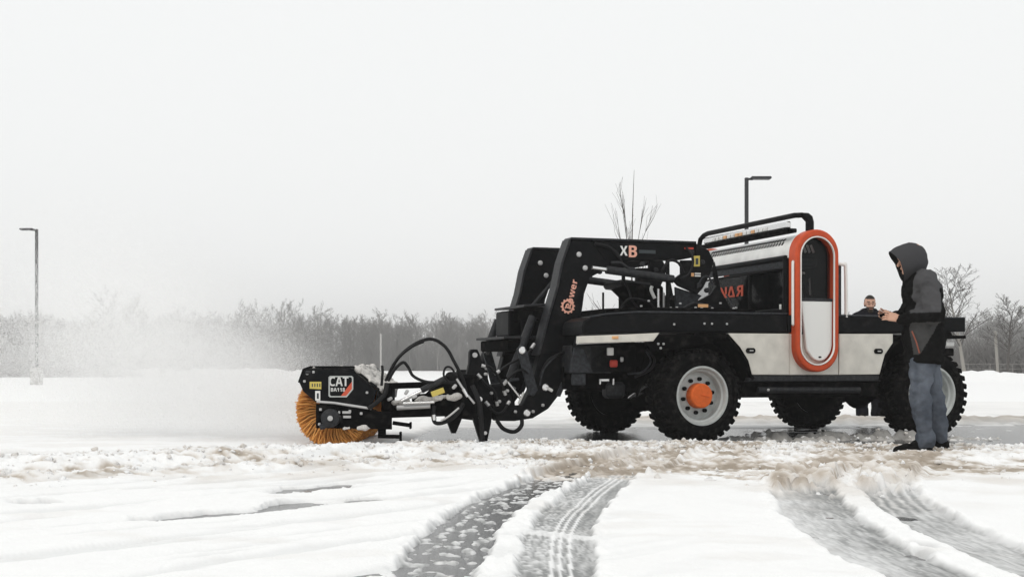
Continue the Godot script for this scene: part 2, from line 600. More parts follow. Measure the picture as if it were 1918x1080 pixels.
func ground() -> void:
	var lot := MB.new()
	lot.quad(Vector3(-700, 0, 60), Vector3(700, 0, 60), Vector3(700, 0, -700), Vector3(-700, 0, -700), Vector3.UP)
	tag(put("parking_lot", lot, M.asphalt), "wet dark asphalt of the parking lot showing through the snow", "", "", "structure")

	var xs := PackedFloat32Array()
	var ds := PackedFloat32Array()
	var t := 0.02
	var a := -6.2
	while a < 6.8:
		xs.append(a); a += 0.0095 if a > -0.7 and a < 2.5 else 0.0185
	var left := PackedFloat32Array()
	var step := 0.025
	var q := -6.2
	while q > -650.0:
		q -= step; step *= 1.09
		left.append(q)
	left.reverse()
	left.append_array(xs)
	xs = left
	step = 0.025; q = xs[xs.size() - 1]
	while q < 650.0:
		q += step; step *= 1.09
		xs.append(q)
	q = 3.2; step = 0.03
	var near := PackedFloat32Array()
	while q > -50.0:
		q -= step; step *= 1.25
		near.append(q)
	near.reverse()
	ds = near
	a = 3.2
	while a < 13.0:
		ds.append(a); a += 0.021 if a < 8.5 else 0.028
	step = 0.03
	while a < 650.0:
		ds.append(a); a += step; step *= 1.045

	var f1 := FastNoiseLite.new(); f1.seed = 1; f1.frequency = 0.35; f1.fractal_octaves = 3
	var f2 := FastNoiseLite.new(); f2.seed = 2; f2.frequency = 3.2; f2.fractal_octaves = 2
	var f3 := FastNoiseLite.new(); f3.seed = 3; f3.frequency = 9.0; f3.fractal_octaves = 2
	var f4 := FastNoiseLite.new(); f4.seed = 4; f4.frequency = 1.1; f4.fractal_octaves = 3
	var fc := FastNoiseLite.new(); fc.seed = 6; fc.noise_type = FastNoiseLite.TYPE_CELLULAR; fc.frequency = 5.5; fc.fractal_type = FastNoiseLite.FRACTAL_NONE; fc.cellular_jitter = 1.0
	var fs := FastNoiseLite.new(); fs.seed = 7; fs.noise_type = FastNoiseLite.TYPE_CELLULAR; fs.frequency = 12.0; fs.fractal_type = FastNoiseLite.FRACTAL_NONE
	var nx := xs.size()
	var nd := ds.size()
	var hh := PackedFloat32Array(); hh.resize(nx * nd)
	var vv := PackedVector3Array(); vv.resize(nx * nd)
	var cc := PackedColorArray(); cc.resize(nx * nd)
	var back := PackedFloat32Array()
	var front := PackedFloat32Array()
	for x in xs:
		back.append(curve(BACK, x))
		front.append(curve(FRONT, x))
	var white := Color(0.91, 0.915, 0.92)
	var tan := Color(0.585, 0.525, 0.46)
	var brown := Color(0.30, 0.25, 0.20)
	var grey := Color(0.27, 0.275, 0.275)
	for j in nd:
		var d := ds[j]
		var cen := []
		for k in 4:
			cen.append(curve(TRACKS[k], d))
		for i in nx:
			var x := xs[i]
			var near_zone := d > 2.0 and d < 26.0 and absf(x) < 12.0
			var n1 := f1.get_noise_2d(x, d)
			var h := 0.034 + n1 * 0.014
			var browning := 0.0
			var gr := 0.0
			if near_zone:
				var n2 := f2.get_noise_2d(x, d)
				var n3 := f3.get_noise_2d(x, d)
				var n4 := f4.get_noise_2d(x, d)
				h += n2 * 0.006 + n3 * 0.003 + fs.get_noise_2d(x * 1.5, d * 1.5) * 0.0016
				browning = clampf(f4.get_noise_2d(x * 0.7 + 90.0, d * 1.6) * 0.5 - 0.06 + (d - 7.0) * 0.03, 0.0, 0.14)
				# long shallow scuffs on the left
				var along := x * 0.61 + d * 0.66
				var across := x * 0.66 - d * 0.61
				var scuff := f4.get_noise_2d(along * 0.35 + 40.0, across * 3.5)
				if x < 0.8 and d < 11.0:
					var m := clampf((0.9 - x) * 0.8, 0.0, 1.0)
					h += m * minf(0.0, -0.006 + scuff * 0.045)
					gr = m * clampf(scuff * -0.9 - 0.12, 0.0, 0.16)
					for s in SCUFFS:
						if x < s[0] - 0.4 or x > s[2] + 0.4 or d < s[1] - 0.4 or d > s[3] + 0.4: continue
						var e0 := Vector2(s[0], s[1])
						var e1 := Vector2(s[2], s[3]) - e0
						var pp := Vector2(x, d) - e0
						var tt := pp.dot(e1) / e1.length_squared()
						var off: float = absf(pp.cross(e1) / e1.length() + n4 * 0.12 + n2 * 0.05) / s[4]
						var cut := clampf(minf(tt + 0.1, 1.1 - tt) * 5.0, 0.0, 1.0) * clampf((1.0 - off) * 2.2 + n3 * 0.9 + n2 * 0.5, 0.0, 1.0)
						h -= cut * 0.05
						gr = maxf(gr, cut * 0.5)
				# the ploughed slush ridge across the picture
				var b := back[i]
				var f := front[i]
				var u := (d - f) / (b - f)
				if u > -0.8 and u < 1.25:
					var lf := clampf((0.6 - x) / 2.2, 0.0, 1.0)
					var wv := u + f1.get_noise_2d(x * 0.8, 55.0) * 0.10
					var hump := bump(wv, 0.92, 0.15) * 0.028 + bump(wv, 0.50, 0.22) * (0.035 + 0.045 * lf) + bump(wv, 0.05, 0.13) * 0.045 * lf
					var rug := clampf(minf((u + 0.12) / 0.15, (1.08 - u) / 0.08), 0.0, 1.0)
					var lump := maxf(0.0, n2 + 0.15) * 0.055 + maxf(0.0, n3) * 0.028 + n4 * 0.02
					var c1 := -fc.get_noise_2d(x * 0.6 + n2 * 0.05, d * 1.25 + n3 * 0.04)
					var c2 := -fs.get_noise_2d(x + n3 * 0.03, d)
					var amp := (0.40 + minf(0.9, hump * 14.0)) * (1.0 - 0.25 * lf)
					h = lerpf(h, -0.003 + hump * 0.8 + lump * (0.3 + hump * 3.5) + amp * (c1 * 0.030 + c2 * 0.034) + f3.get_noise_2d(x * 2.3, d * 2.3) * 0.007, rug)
					browning = rug * clampf(0.80 + n4 * 1.3 + n2 * 0.4 - hump * 3.4 - (c1 * 0.9 + c2 * 1.1 - 0.75) * 1.3 + clampf((x + 0.2) * 0.5, 0.0, 0.25), 0.0, 1.35)  # browner and darker in the lows between lumps, whiter on crests
					browning += (bump(wv, 0.24, 0.09) * 1.0 + bump(wv, 0.76, 0.06) * 0.8) * clampf(lf + 0.35, 0.0, 1.0) * clampf(0.9 + n4 * 2.0, 0.0, 1.3) * rug  # more brown along the two troughs
					browning = maxf(browning, clampf(1.0 - absf(u - 0.1) / 0.7, 0.0, 1.0) * clampf(0.3 + n4 * 1.4, 0.0, 1.0) * (0.75 if x > -2.0 else 0.25))
				# the lane swept behind it
				if d > b and x > -1.4:
					var w := d - b - 0.12
					var film := -0.045 + 0.013 * w + n2 * 0.008 + f4.get_noise_2d(x * 0.25 + 9.0, d * 2.2) * 0.022
					if x > 3.0: film += clampf((x - 3.0) * 0.5, 0.0, 1.0) * (-0.020 + n2 * 0.018)
					if w > 0.0:
						h = minf(h, film + clampf((-0.9 - x) * 0.3, 0.0, 1.0))
						gr = clampf(0.6 - (h - 0.0) * 18.0, 0.0, 0.6)
					# slush ruts right of the near front wheel and beyond the far wheels
					var rut := bump(d, 12.9 + n4 * 0.25 + (x - 3.5) * 0.1, 0.5) * clampf((x - 1.9) * 1.5, 0.0, 1.0) * clampf((5.2 - x), 0.0, 1.0)
					h += rut * (0.05 + n2 * 0.07 + n3 * 0.04)
					browning = maxf(browning, rut * 0.9)
					gr = maxf(gr, rut * 0.8)
					var kerb := bump(d, 17.0 + n4 * 0.3, 0.9) * clampf((x - 0.6) * 2.0, 0.0, 1.0)
					h += kerb * (0.05 + n2 * 0.04)
					browning = maxf(browning, kerb * 0.9)
				# tyre tracks that curve in from the foreground
				if d < 11.3:
					for k in 4:
						var w: float = (x - cen[k]) / (HALF[k] * (1.0 + (d - 4.4) * 0.05))
						w += n3 * 0.07 + n2 * 0.07
						var fade := clampf((11.3 - d) / 1.3, 0.0, 1.0) if k < 2 else clampf((9.8 - d) / 1.2, 0.0, 1.0)
						if absf(w) < 1.7:
							var edge := clampf((1.15 - absf(w) - f4.get_noise_2d(x * 3.0, d * 2.0) * 0.22) / 0.14, 0.0, 1.0) * fade
							var rb := 1.0
							var bed := 0.002 + n2 * 0.003
							if k == 0:
								var sp := fs.get_noise_2d(x * 1.3, d * 0.7)
								bed = -0.004 + maxf(0.0, -sp - 0.55) * 0.022 + f3.get_noise_2d((x - cen[k]) * 1.3, d * 0.45) * 0.012
								rb = clampf(1.0 + (sp + 0.62) * 2.0, 0.35, 1.0)
							elif k == 1:
								var wc: float = (x - cen[k]) / (HALF[k] * (1.0 + (d - 4.4) * 0.05))
								for rib in [-0.15, 0.09, 0.38]:
									bed += maxf(0.0, 1.0 - absf(wc - rib) / 0.07) * (0.006 + n2 * 0.003)
									if absf(wc - rib) < 0.055: rb = 0.12
								if wc < -0.22:
									var sp := fs.get_noise_2d(x * 2.2, d * 1.1)
									bed += maxf(0.0, -sp - 0.5) * 0.014
									rb = clampf(1.0 + (sp + 0.62) * 2.2, 0.35, 1.0)
								bed += bump(d, 5.45 - w * 0.1, 0.10) * 0.012
								if absf(d - 5.45 + w * 0.1) < 0.07: rb *= 0.4
							elif k == 2:
								bed = 0.005 + f3.get_noise_2d((x - cen[k]) * 1.2, d * 0.4) * 0.006 + n2 * 0.004
								rb = clampf(0.75 + w * 0.30 + fs.get_noise_2d(x * 1.5, d * 0.4) * 0.35 + 0.2, 0.3, 1.0)
							else:
								rb = clampf(0.55 + 0.35 * cos(w * 16.0) * clampf((d - 5.5) * 0.8, 0.0, 1.0) + fs.get_noise_2d(x * 1.5, d * 0.3) * 0.35 + 0.42, 0.3, 1.0)
								bed = 0.004 + absf(sin(w * 8.0)) * 0.003 + f3.get_noise_2d((x - cen[k]) * 1.2, d * 0.3) * 0.005
							# brown slush thrown up where the track leaves the ridge
							var thick: float = clampf((d + n2 * 0.5 + n3 * 0.25 - [8.0, 8.3, 7.35, 7.4][k]) / 0.3, 0.0, 1.0)
							bed += thick * (0.45 if k < 2 else 1.0) * ((0.0 if k < 2 else 0.035 + 0.04 * bump(d, 8.0, 0.8)) + n2 * 0.03 + n3 * 0.03 + fs.get_noise_2d(x, d) * -0.02)
							h = lerpf(h, bed, edge)
							browning = maxf(browning, thick * clampf((1.5 - absf(w)) * 2.0, 0.0, 1.0) * (1.02 + n4 * 0.8 - n3 * 0.6 + (0.12 if k < 2 else 0.0)))
							var str := clampf(0.78 + f3.get_noise_2d(w * 1.3 + 7.0, d * 0.22) * 0.5 + n4 * 0.3, 0.5, 1.0) * (1.05 if k > 1 else 1.0)
							gr = maxf(gr, edge * (1.0 - thick) * rb * str * clampf(1.3 - maxf(0.0, bed - 0.004) * 40.0, 0.3, 1.0))
							h += bump(absf(w), 1.32, 0.22) * fade * (0.002 + n3 * 0.012 + thick * (0.034 if k < 2 else 0.018))
					# footprints beside the right-hand track
					for fp in [[1.62, 5.05, 0.11], [1.56, 4.86, 0.1], [1.86, 6.1, 0.12]]:
						var e: float = Vector2((x - fp[0]) / 0.6, d - fp[1]).length() / fp[2] + n3 * 0.3
						if e < 1.0:
							h -= (1.0 - e * e) * 0.022
							gr = maxf(gr, (1.0 - e * e) * 0.55)
				h = maxf(h, -0.04)
			var c := white.lerp(tan, clampf(browning, 0.0, 1.0)).lerp(brown, clampf((browning - 0.75) * 1.2, 0.0, 0.85)).lerp(grey, clampf(gr, 0.0, 1.0))
			var at := j * nx + i
			hh[at] = h
			vv[at] = Vector3(x, h, -d)
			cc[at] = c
	var nn := PackedVector3Array(); nn.resize(nx * nd)
	var ii := PackedInt32Array(); ii.resize((nx - 1) * (nd - 1) * 6)
	var w := 0
	for j in nd:
		var j0 := maxi(j - 1, 0)
		var j1 := mini(j + 1, nd - 1)
		for i in nx:
			var i0 := maxi(i - 1, 0)
			var i1 := mini(i + 1, nx - 1)
			nn[j * nx + i] = Vector3(-(hh[j * nx + i1] - hh[j * nx + i0]) / (xs[i1] - xs[i0]), 1.0, (hh[j1 * nx + i] - hh[j0 * nx + i]) / (ds[j1] - ds[j0])).normalized()
			if i < nx - 1 and j < nd - 1:
				var p := j * nx + i
				ii[w] = p; ii[w + 1] = p + nx; ii[w + 2] = p + 1
				ii[w + 3] = p + 1; ii[w + 4] = p + nx; ii[w + 5] = p + nx + 1
				w += 6
	var arr := []
	arr.resize(Mesh.ARRAY_MAX)
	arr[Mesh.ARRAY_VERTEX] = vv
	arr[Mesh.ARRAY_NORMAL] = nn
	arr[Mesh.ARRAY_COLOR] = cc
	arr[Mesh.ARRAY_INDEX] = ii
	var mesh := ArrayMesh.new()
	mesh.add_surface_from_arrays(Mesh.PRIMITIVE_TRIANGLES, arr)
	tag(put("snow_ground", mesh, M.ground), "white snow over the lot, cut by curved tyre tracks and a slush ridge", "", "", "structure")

	# loose chunks of slush along the ridge and the track ends
	var rng := RandomNumberGenerator.new()
	rng.seed = 77
	var mm := MultiMesh.new()
	mm.transform_format = MultiMesh.TRANSFORM_3D
	mm.use_colors = true
	mm.mesh = chunk(5)
	var list := []
	for k in 6500:
		var x := rng.randf_range(-5.5, 6.2)
		var u: float = 0.9 + rng.randfn(0.0, 0.10)
		if rng.randf() < 0.5: u = rng.randf_range(0.0, 0.85)
		if rng.randf() < 0.06: u = rng.randf_range(-0.25, 0.1)
		if x > 0.6 and u < 0.55 and rng.randf() < 0.75: continue
		var d := lerpf(curve(FRONT, x), curve(BACK, x), u)
		var s: float = 0.005 + 0.017 * pow(rng.randf(), 3.5)
		list.append([x, d, s])
	for k in 260:
		var x := rng.randf_range(1.9, 5.0)
		list.append([x, rng.randf_range(12.3, 13.6), 0.006 + 0.02 * pow(rng.randf(), 2.0)])
	mm.instance_count = list.size()
	for k in list.size():
		var x: float = list[k][0]
		var d: float = list[k][1]
		var s: float = list[k][2]
		var gi := xs.bsearch(x)
		var gj := ds.bsearch(d)
		var y := hh[gj * nx + gi] + s * 0.05
		var bs := Basis.from_euler(Vector3(rng.randf() * 6.0, rng.randf() * 6.0, rng.randf() * 6.0)).scaled(Vector3(s * rng.randf_range(0.8, 1.5), s, s * rng.randf_range(0.8, 1.3)))
		mm.set_instance_transform(k, Transform3D(bs, Vector3(x, y, -d)))
		mm.set_instance_color(k, white.lerp(tan, clampf(rng.randf() * 0.9 - 0.25, 0.0, 1.0)))
	var mi := MultiMeshInstance3D.new()
	mi.name = "slush_clods"
	mi.multimesh = mm
	var sl := mat(Color(1, 1, 1), 0.75, 0.25)
	sl.vertex_color_use_as_albedo = true
	mi.material_override = sl
	add_child(mi)
	tag(mi, "loose clods of slush scattered along the ploughed ridge", "", "", "stuff")

func chunk(sd: int) -> ArrayMesh:
	var b := MB.new()
	var f := FastNoiseLite.new()
	f.seed = sd
	f.frequency = 0.9
	var rows := 6
	var cols := 9
	for r in rows + 1:
		for s in cols:
			var th := PI * r / rows
			var ph := TAU * s / cols
			var d := Vector3(sin(th) * cos(ph), cos(th), sin(th) * sin(ph))
			b.vert(d * (1.0 + f.get_noise_3dv(d) * 1.1), d)
	for r in rows:
		for s in cols:
			var s2 := (s + 1) % cols
			b.face(r * cols + s, r * cols + s2, (r + 1) * cols + s2)
			b.face(r * cols + s, (r + 1) * cols + s2, (r + 1) * cols + s)
	return b.mesh()

# ---------------------------------------------------------------- trees
func limb(tw: MB, tr: MB, rng: RandomNumberGenerator, p: Vector3, d: Vector3, len: float, r: float, level: int, st: Dictionary) -> void:
	var m := tr if level == 0 else tw
	var k := 5 if level == 0 else (3 if level < 3 else 2)
	var pts := [p]
	var rr := [r]
	var dir := d
	for j in k:
		dir = (dir + Vector3(rng.randfn(0, 1), rng.randfn(0, 1) * 0.5, rng.randfn(0, 1)) * st.wig * (0.4 if level == 0 else 1.0) + Vector3.UP * st.up).normalized()
		pts.append(pts[j] + dir * len / k)
		rr.append(maxf(st.min, r * (1.0 - 0.75 * (j + 1) / k)))
	m.tube(pts, rr, 5 if level == 0 else 3, false)
	if level >= st.depth: return
	var n: int = st.kids[level]
	for j in n:
		var t: float = lerpf(st.first if level == 0 else 0.2, 1.0, (j + rng.randf()) / n)
		var f := t * k
		var a := mini(int(f), k - 1)
		var q: Vector3 = pts[a].lerp(pts[a + 1], f - a)
		var ax: Vector3 = (pts[a + 1] - pts[a]).normalized()
		var side := ax.cross(Vector3(rng.randfn(0, 1), rng.randfn(0, 1), rng.randfn(0, 1))).normalized()
		var an: float = st.angle * rng.randf_range(0.7, 1.25)
		var nd := (ax * cos(an) + side * sin(an)).normalized()
		limb(tw, tr, rng, q, nd, len * st.ratio * rng.randf_range(0.7, 1.15) * (1.25 - 0.6 * t), maxf(st.min, lerpf(rr[a], rr[a + 1], f - a) * 0.55), level + 1, st)

func tree_meshes(sd: int, height: float, r: float, st: Dictionary) -> Array:
	var rng := RandomNumberGenerator.new()
	rng.seed = sd
	var tw := MB.new()
	var tr := MB.new()
	limb(tw, tr, rng, Vector3(0, -0.1, 0), Vector3(rng.randfn(0, 0.04), 1, rng.randfn(0, 0.04)).normalized(), height, r, 0, st)
	return [tr.mesh(), tw.mesh()]

func tree(called: String, m: Array, at: Vector3, turn: float, size: Vector3, mt: Array, label: String, cat: String, group := "") -> Node3D:
	var o := thing(called, at, turn)
	o.scale = size
	put("trunk", m[0], mt[0], o)
	put("crown", m[1], mt[1], o)
	tag(o, label, cat, group)
	return o

func background() -> void:
	var rng := RandomNumberGenerator.new()
	rng.seed = 5
	var forest := {"wig": 0.13, "up": 0.10, "min": 0.02, "depth": 3, "kids": [20, 6, 4], "first": 0.22, "angle": 0.62, "ratio": 0.36}
	var kinds := []
	for k in 6:
		kinds.append(tree_meshes(100 + k, 12.0, 0.16, forest))
	# tree line far behind the field
	var zone := func(x: float) -> Array:
		if x < -55.0: return ["bare tree of the far tree line behind the blown snow", "bare trees faded by the blown snow"]
		if x < -4.0: return ["bare grey tree of the far tree line above the broom and hoses", "bare trees above the broom"]
		if x < 45.0: return ["bare tree of the far tree line mostly hidden behind the truck", "bare trees behind the truck"]
		return ["bare tree of the far tree line right of the truck", "bare trees right of the truck"]
	var hill := FastNoiseLite.new()
	hill.seed = 4
	hill.frequency = 0.035
	var proto := {}
	for k in 150:
		var x := -118.0 + 236.0 * (k + rng.randf() * 0.8) / 150.0
		if x > 20.0 and x < 62.0: continue     # wholly hidden by the truck
		var d := 262.0 + rng.randf_range(-4.0, 8.0)
		var px := 959.0 + x / d * 2400.0
		var top := 1.0
		if px > 440 and px < 560: top = 1.25
		if px > 180 and px < 270: top = 1.25
		if px < 150: top = 0.85
		var s := top * (0.83 + 0.22 * hill.get_noise_1d(x) + rng.randf_range(-0.07, 0.09))
		var z: Array = zone.call(x)
		var kk := k % 6
		var o: Node3D
		if not proto.has(kk):
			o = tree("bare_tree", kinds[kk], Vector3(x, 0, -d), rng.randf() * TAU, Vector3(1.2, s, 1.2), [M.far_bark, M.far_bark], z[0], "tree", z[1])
			proto[kk] = o
		else:
			o = proto[kk].duplicate()
			o.name = numbered("bare_tree")
			add_child(o)
			o.position = Vector3(x, 0, -d)
			o.rotation.y = rng.randf() * TAU
			o.scale = Vector3(1.2, s, 1.2)
			tag(o, z[0], "tree", z[1])
	# the wood behind them and its brush, one mass
	var wood := MultiMesh.new()
	wood.transform_format = MultiMesh.TRANSFORM_3D
	var both := MB.new()
	var r2 := RandomNumberGenerator.new()
	r2.seed = 9
	limb(both, both, r2, Vector3(0, -0.1, 0), Vector3.UP, 12.0, 0.17, 0, forest)
	wood.mesh = both.mesh()
	wood.instance_count = 520
	for k in 520:
		var x := rng.randf_range(-125.0, 125.0)
		var d := rng.randf_range(266.0, 310.0)
		var s := 0.80 + 0.2 * hill.get_noise_1d(x) + rng.randf_range(-0.08, 0.08)
		wood.set_instance_transform(k, Transform3D(Basis(Vector3.UP, rng.randf() * TAU).scaled(Vector3(1.2, s, 1.2)), Vector3(x, 0, -d)))
	var wi := MultiMeshInstance3D.new()
	wi.name = "woodland"
	wi.multimesh = wood
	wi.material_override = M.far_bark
	add_child(wi)
	tag(wi, "mass of bare grey woodland behind the tree line", "", "", "stuff")
	var brush := MB.new()
	for k in 170:
		var p := Vector3(r2.randf_range(-2.5, 2.5), 0, r2.randf_range(-1.5, 1.5))
		var h := r2.randf_range(1.5, 5.0)
		brush.tube([p, p + Vector3(r2.randfn(0, 0.4), h * 0.55, r2.randfn(0, 0.4)), p + Vector3(r2.randfn(0, 0.9), h, r2.randfn(0, 0.9))], [0.05, 0.035, 0.02], 3, false)
	var bm := MultiMesh.new()
	bm.transform_format = MultiMesh.TRANSFORM_3D
	bm.mesh = brush.mesh()
	bm.instance_count = 320
	for k in 320:
		var x := rng.randf_range(-125.0, 125.0)
		bm.set_instance_transform(k, Transform3D(Basis(Vector3.UP, rng.randf() * TAU).scaled(Vector3(1, rng.randf_range(0.7, 1.25), 1)), Vector3(x, 0, -rng.randf_range(258.0, 300.0))))
	var bi := MultiMeshInstance3D.new()
	bi.name = "undergrowth"
	bi.multimesh = bm
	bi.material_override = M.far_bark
	add_child(bi)
	tag(bi, "grey leafless undergrowth at the foot of the far tree line", "", "", "stuff")

	# snow-dusted bushes at the left edge of the field
	var shrub_style := {"wig": 0.22, "up": 0.05, "min": 0.012, "depth": 3, "kids": [16, 7, 5], "first": 0.05, "angle": 0.8, "ratio": 0.5}
	var sk := [tree_meshes(301, 3.6, 0.07, shrub_style), tree_meshes(302, 3.2, 0.06, shrub_style), tree_meshes(303, 3.9, 0.07, shrub_style)]
	var sx := -43.0
	var k2 := 0
	while sx < -23.0:
		var label := "snow-dusted bare shrub at the left edge, left of the tall lamp post" if sx < -35.5 else "snow-dusted bare shrub right of the left lamp post, faint in blown snow"
		tree("snowy_shrub", sk[k2 % 3], Vector3(sx, 0, -rng.randf_range(88, 100)), rng.randf() * TAU, Vector3.ONE * rng.randf_range(0.8, 1.12), [M.snowy_twig, M.snowy_twig], label, "shrub", "snowy shrubs by the left lamp post" if sx < -35.5 else "snowy shrubs in blown snow")
		sx += rng.randf_range(0.8, 1.5)
		k2 += 1

	var hm := MultiMesh.new()
	hm.transform_format = MultiMesh.TRANSFORM_3D
	hm.mesh = brush.mesh()
	hm.instance_count = 30
	for k in 30:
		hm.set_instance_transform(k, Transform3D(Basis(Vector3.UP, rng.randf() * TAU).scaled(Vector3(0.42, rng.randf_range(0.3, 0.5) * clampf((31.0 - k) / 8.0, 0.1, 1.0), 0.42)), Vector3(-45.0 + k * 0.58, 0, -rng.randf_range(90.0, 95.0))))
	var hi := MultiMeshInstance3D.new()
	hi.name = "low_scrub"
	hi.multimesh = hm
	hi.material_override = M.snowy_twig
	add_child(hi)
	tag(hi, "low snow-dusted scrub between the shrubs at the left edge", "", "", "stuff")

	# nearer bare trees right of the truck
	var open_style := {"wig": 0.11, "up": 0.08, "min": 0.007, "depth": 3, "kids": [22, 8, 6], "first": 0.33, "angle": 0.66, "ratio": 0.40}
	tree("bare_tree", tree_meshes(401, 6.9, 0.085, open_style), Vector3(27.3, 0, -77), 0.4, Vector3(1.55, 0.82, 1.55), [M.pale_bark, M.bark], "taller bare tree with a pale trunk just right of the truck bed", "tree")
	tree("bare_tree", tree_meshes(402, 5.4, 0.07, open_style), Vector3(31.0, 0, -80), 2.0, Vector3(1.4, 0.80, 1.4), [M.bark, M.bark], "lower bare tree near the right edge, behind the pale post", "tree")
	tree("bare_tree", tree_meshes(403, 4.2, 0.09, open_style), Vector3(33.6, 0, -82), 1.0, Vector3(0.95, 0.80, 0.95), [M.bark, M.bark], "small bare tree cut off by the right edge of the picture", "tree")
	tree("bare_tree", tree_meshes(404, 4.6, 0.09, open_style), Vector3(22.6, 0, -84), 3.0, Vector3(0.9, 0.82, 0.9), [M.bark, M.bark], "small bare tree between the cab door and the far man's head", "tree")
	# thicket behind them
	var tm := MultiMesh.new()
	tm.transform_format = MultiMesh.TRANSFORM_3D
	tm.mesh = brush.mesh()
	tm.instance_count = 34
	for k in 34:
		tm.set_instance_transform(k, Transform3D(Basis(Vector3.UP, rng.randf() * TAU).scaled(Vector3(0.55, rng.randf_range(0.5, 0.75), 0.55)), Vector3(rng.randf_range(24.0, 46.0), 0, -rng.randf_range(90.0, 100.0))))
	var ti := MultiMeshInstance3D.new()
	ti.name = "thicket"
	ti.multimesh = tm
	ti.material_override = M.far_bark
	add_child(ti)
	tag(ti, "dark leafless thicket behind the fence on the right", "", "", "stuff")

	# sapling with upright whips behind the boom
	var o := thing("bare_sapling", Vector3(2.26, 0, -24.0))
	var st := MB.new()
	var cr := MB.new()
	var r3 := RandomNumberGenerator.new()
	r3.seed = 44
	st.tube([Vector3(0, -0.1, 0), Vector3(0.02, 1.2, 0), Vector3(-0.02, 2.6, 0), Vector3(0.0, 3.6, 0), Vector3(0.03, 4.42, 0)], [0.028, 0.022, 0.015, 0.009, 0.003], 7, false)
	for k in 21:
		var y := r3.randf_range(1.0, 3.0) if k > 9 else r3.randf_range(0.9, 1.5)
		var g := TAU * k * 0.382
		var rise := r3.randf_range(0.9, 1.5) if k > 9 else r3.randf_range(0.45, 0.8)
		var out := r3.randf_range(0.18, 0.48) if k > 9 else r3.randf_range(0.6, 0.95)
		var e := Vector3(cos(g) * out, 0, sin(g) * out)
		var p := Vector3(0, y, 0)
		var pts := [p, p + e * 0.5 + Vector3.UP * rise * 0.35, p + e * 0.85 + Vector3.UP * rise * 0.7, p + e + Vector3.UP * rise]
		cr.tube(pts, [0.0065, 0.005, 0.004, 0.0025], 4, false)
		for s in 5:
			var q: Vector3 = pts[1].lerp(pts[2], r3.randf())
			cr.tube([q, q + e * 0.35 + Vector3(r3.randfn(0, 0.05), rise * 0.3, r3.randfn(0, 0.05)), q + e * 0.55 + Vector3(r3.randfn(0, 0.08), rise * 0.55, r3.randfn(0, 0.08))], [0.004, 0.003, 0.002], 3, false)
	put("trunk", st, M.bark, o)
	put("crown", cr, M.bark, o)
	tag(o, "leafless sapling with upright whips, seen behind and above the loader boom", "tree")

	# fence, posts and stakes
	var fence := thing("wire_fence", Vector3(33, 0, -87))
	for k in 13:
		bar(fence, "post", M.far_bark, [Vector3(-8.0 + k * 1.5, 0, 0), Vector3(-8.0 + k * 1.5, 1.0, 0)], 0.04, 6)
	for k in 3:
		bar(fence, "rail", M.far_bark, [Vector3(-8.1, 0.3 + k * 0.32, 0.05), Vector3(10.2, 0.3 + k * 0.32, 0.05)], 0.022, 5)
	tag(fence, "thin dark fence along the edge of the field on the right", "fence")
	bar(self, "utility_pole", M.pale_bark, [Vector3(32.1, 0, -84.5), Vector3(31.9, 3.1, -84.5)], 0.1, 8)
	tag(get_node("utility_pole"), "pale slanting wooden post by the fence at the right edge", "post")
	bar(self, "slender_pole", M.concrete, [Vector3(-20.5, 0, -200), Vector3(-20.5, 6.0, -200)], 0.14, 8)
	tag(get_node("slender_pole"), "thin pale pole before the tree line, above the broom hood", "pole")
	for k in 4:
		var sp: Vector3 = [Vector3(-25.4, 0, -140), Vector3(-24.6, 0, -141), Vector3(-24.0, 0, -146), Vector3(-26.8, 0, -138)][k]
		var s := bar(self, "marker_stake", M.far_bark, [Vector3.ZERO, Vector3(0, 0.9, 0)], 0.05, 6)
		if k > 0: s.name = numbered("marker_stake")
		s.position = sp
		tag(s, "small dark stake standing in the field left of the broom hood", "stake", "stakes in the field left of the broom")
	# low banks of ploughed snow
	for b in [["snow_bank", Vector3(30, 0, -62), Vector3(13, 0.42, 1.6), "low lumpy snow bank on the right, before the fence"], ["snow_bank", Vector3(-32, 0, -105), Vector3(22, 0.5, 3.0), "long low snow bank across the field, behind the blown snow"]]:
		var m := MB.new()
		var f := FastNoiseLite.new()
		f.seed = 8
		f.frequency = 0.5
		var sz: Vector3 = b[2]
		for z in 13:
			for x in 90:
				var px := (x / 89.0 * 2.0 - 1.0)
				var pz := (z / 12.0 * 2.0 - 1.0)
				var hgt := maxf(0.0, 1.0 - pz * pz) * maxf(0.0, 1.0 - pow(absf(px), 6.0)) * (1.0 + f.get_noise_2d(px * sz.x, pz * sz.z) * 0.9)
				m.vert(Vector3(px * sz.x, hgt * sz.y - 0.01, pz * sz.z), Vector3.UP)
		for z in 12:
			for x in 89:
				var q := z * 90 + x
				m.face(q, q + 1, q + 91)
				m.face(q, q + 91, q + 90)
		var st2 := SurfaceTool.new()
		st2.create_from(m.mesh(), 0)
		st2.generate_normals()
		var bo := put(b[0], st2.commit(), M.snow)
		bo.position = b[1]
		tag(bo, b[3], "snow bank", "", "structure")

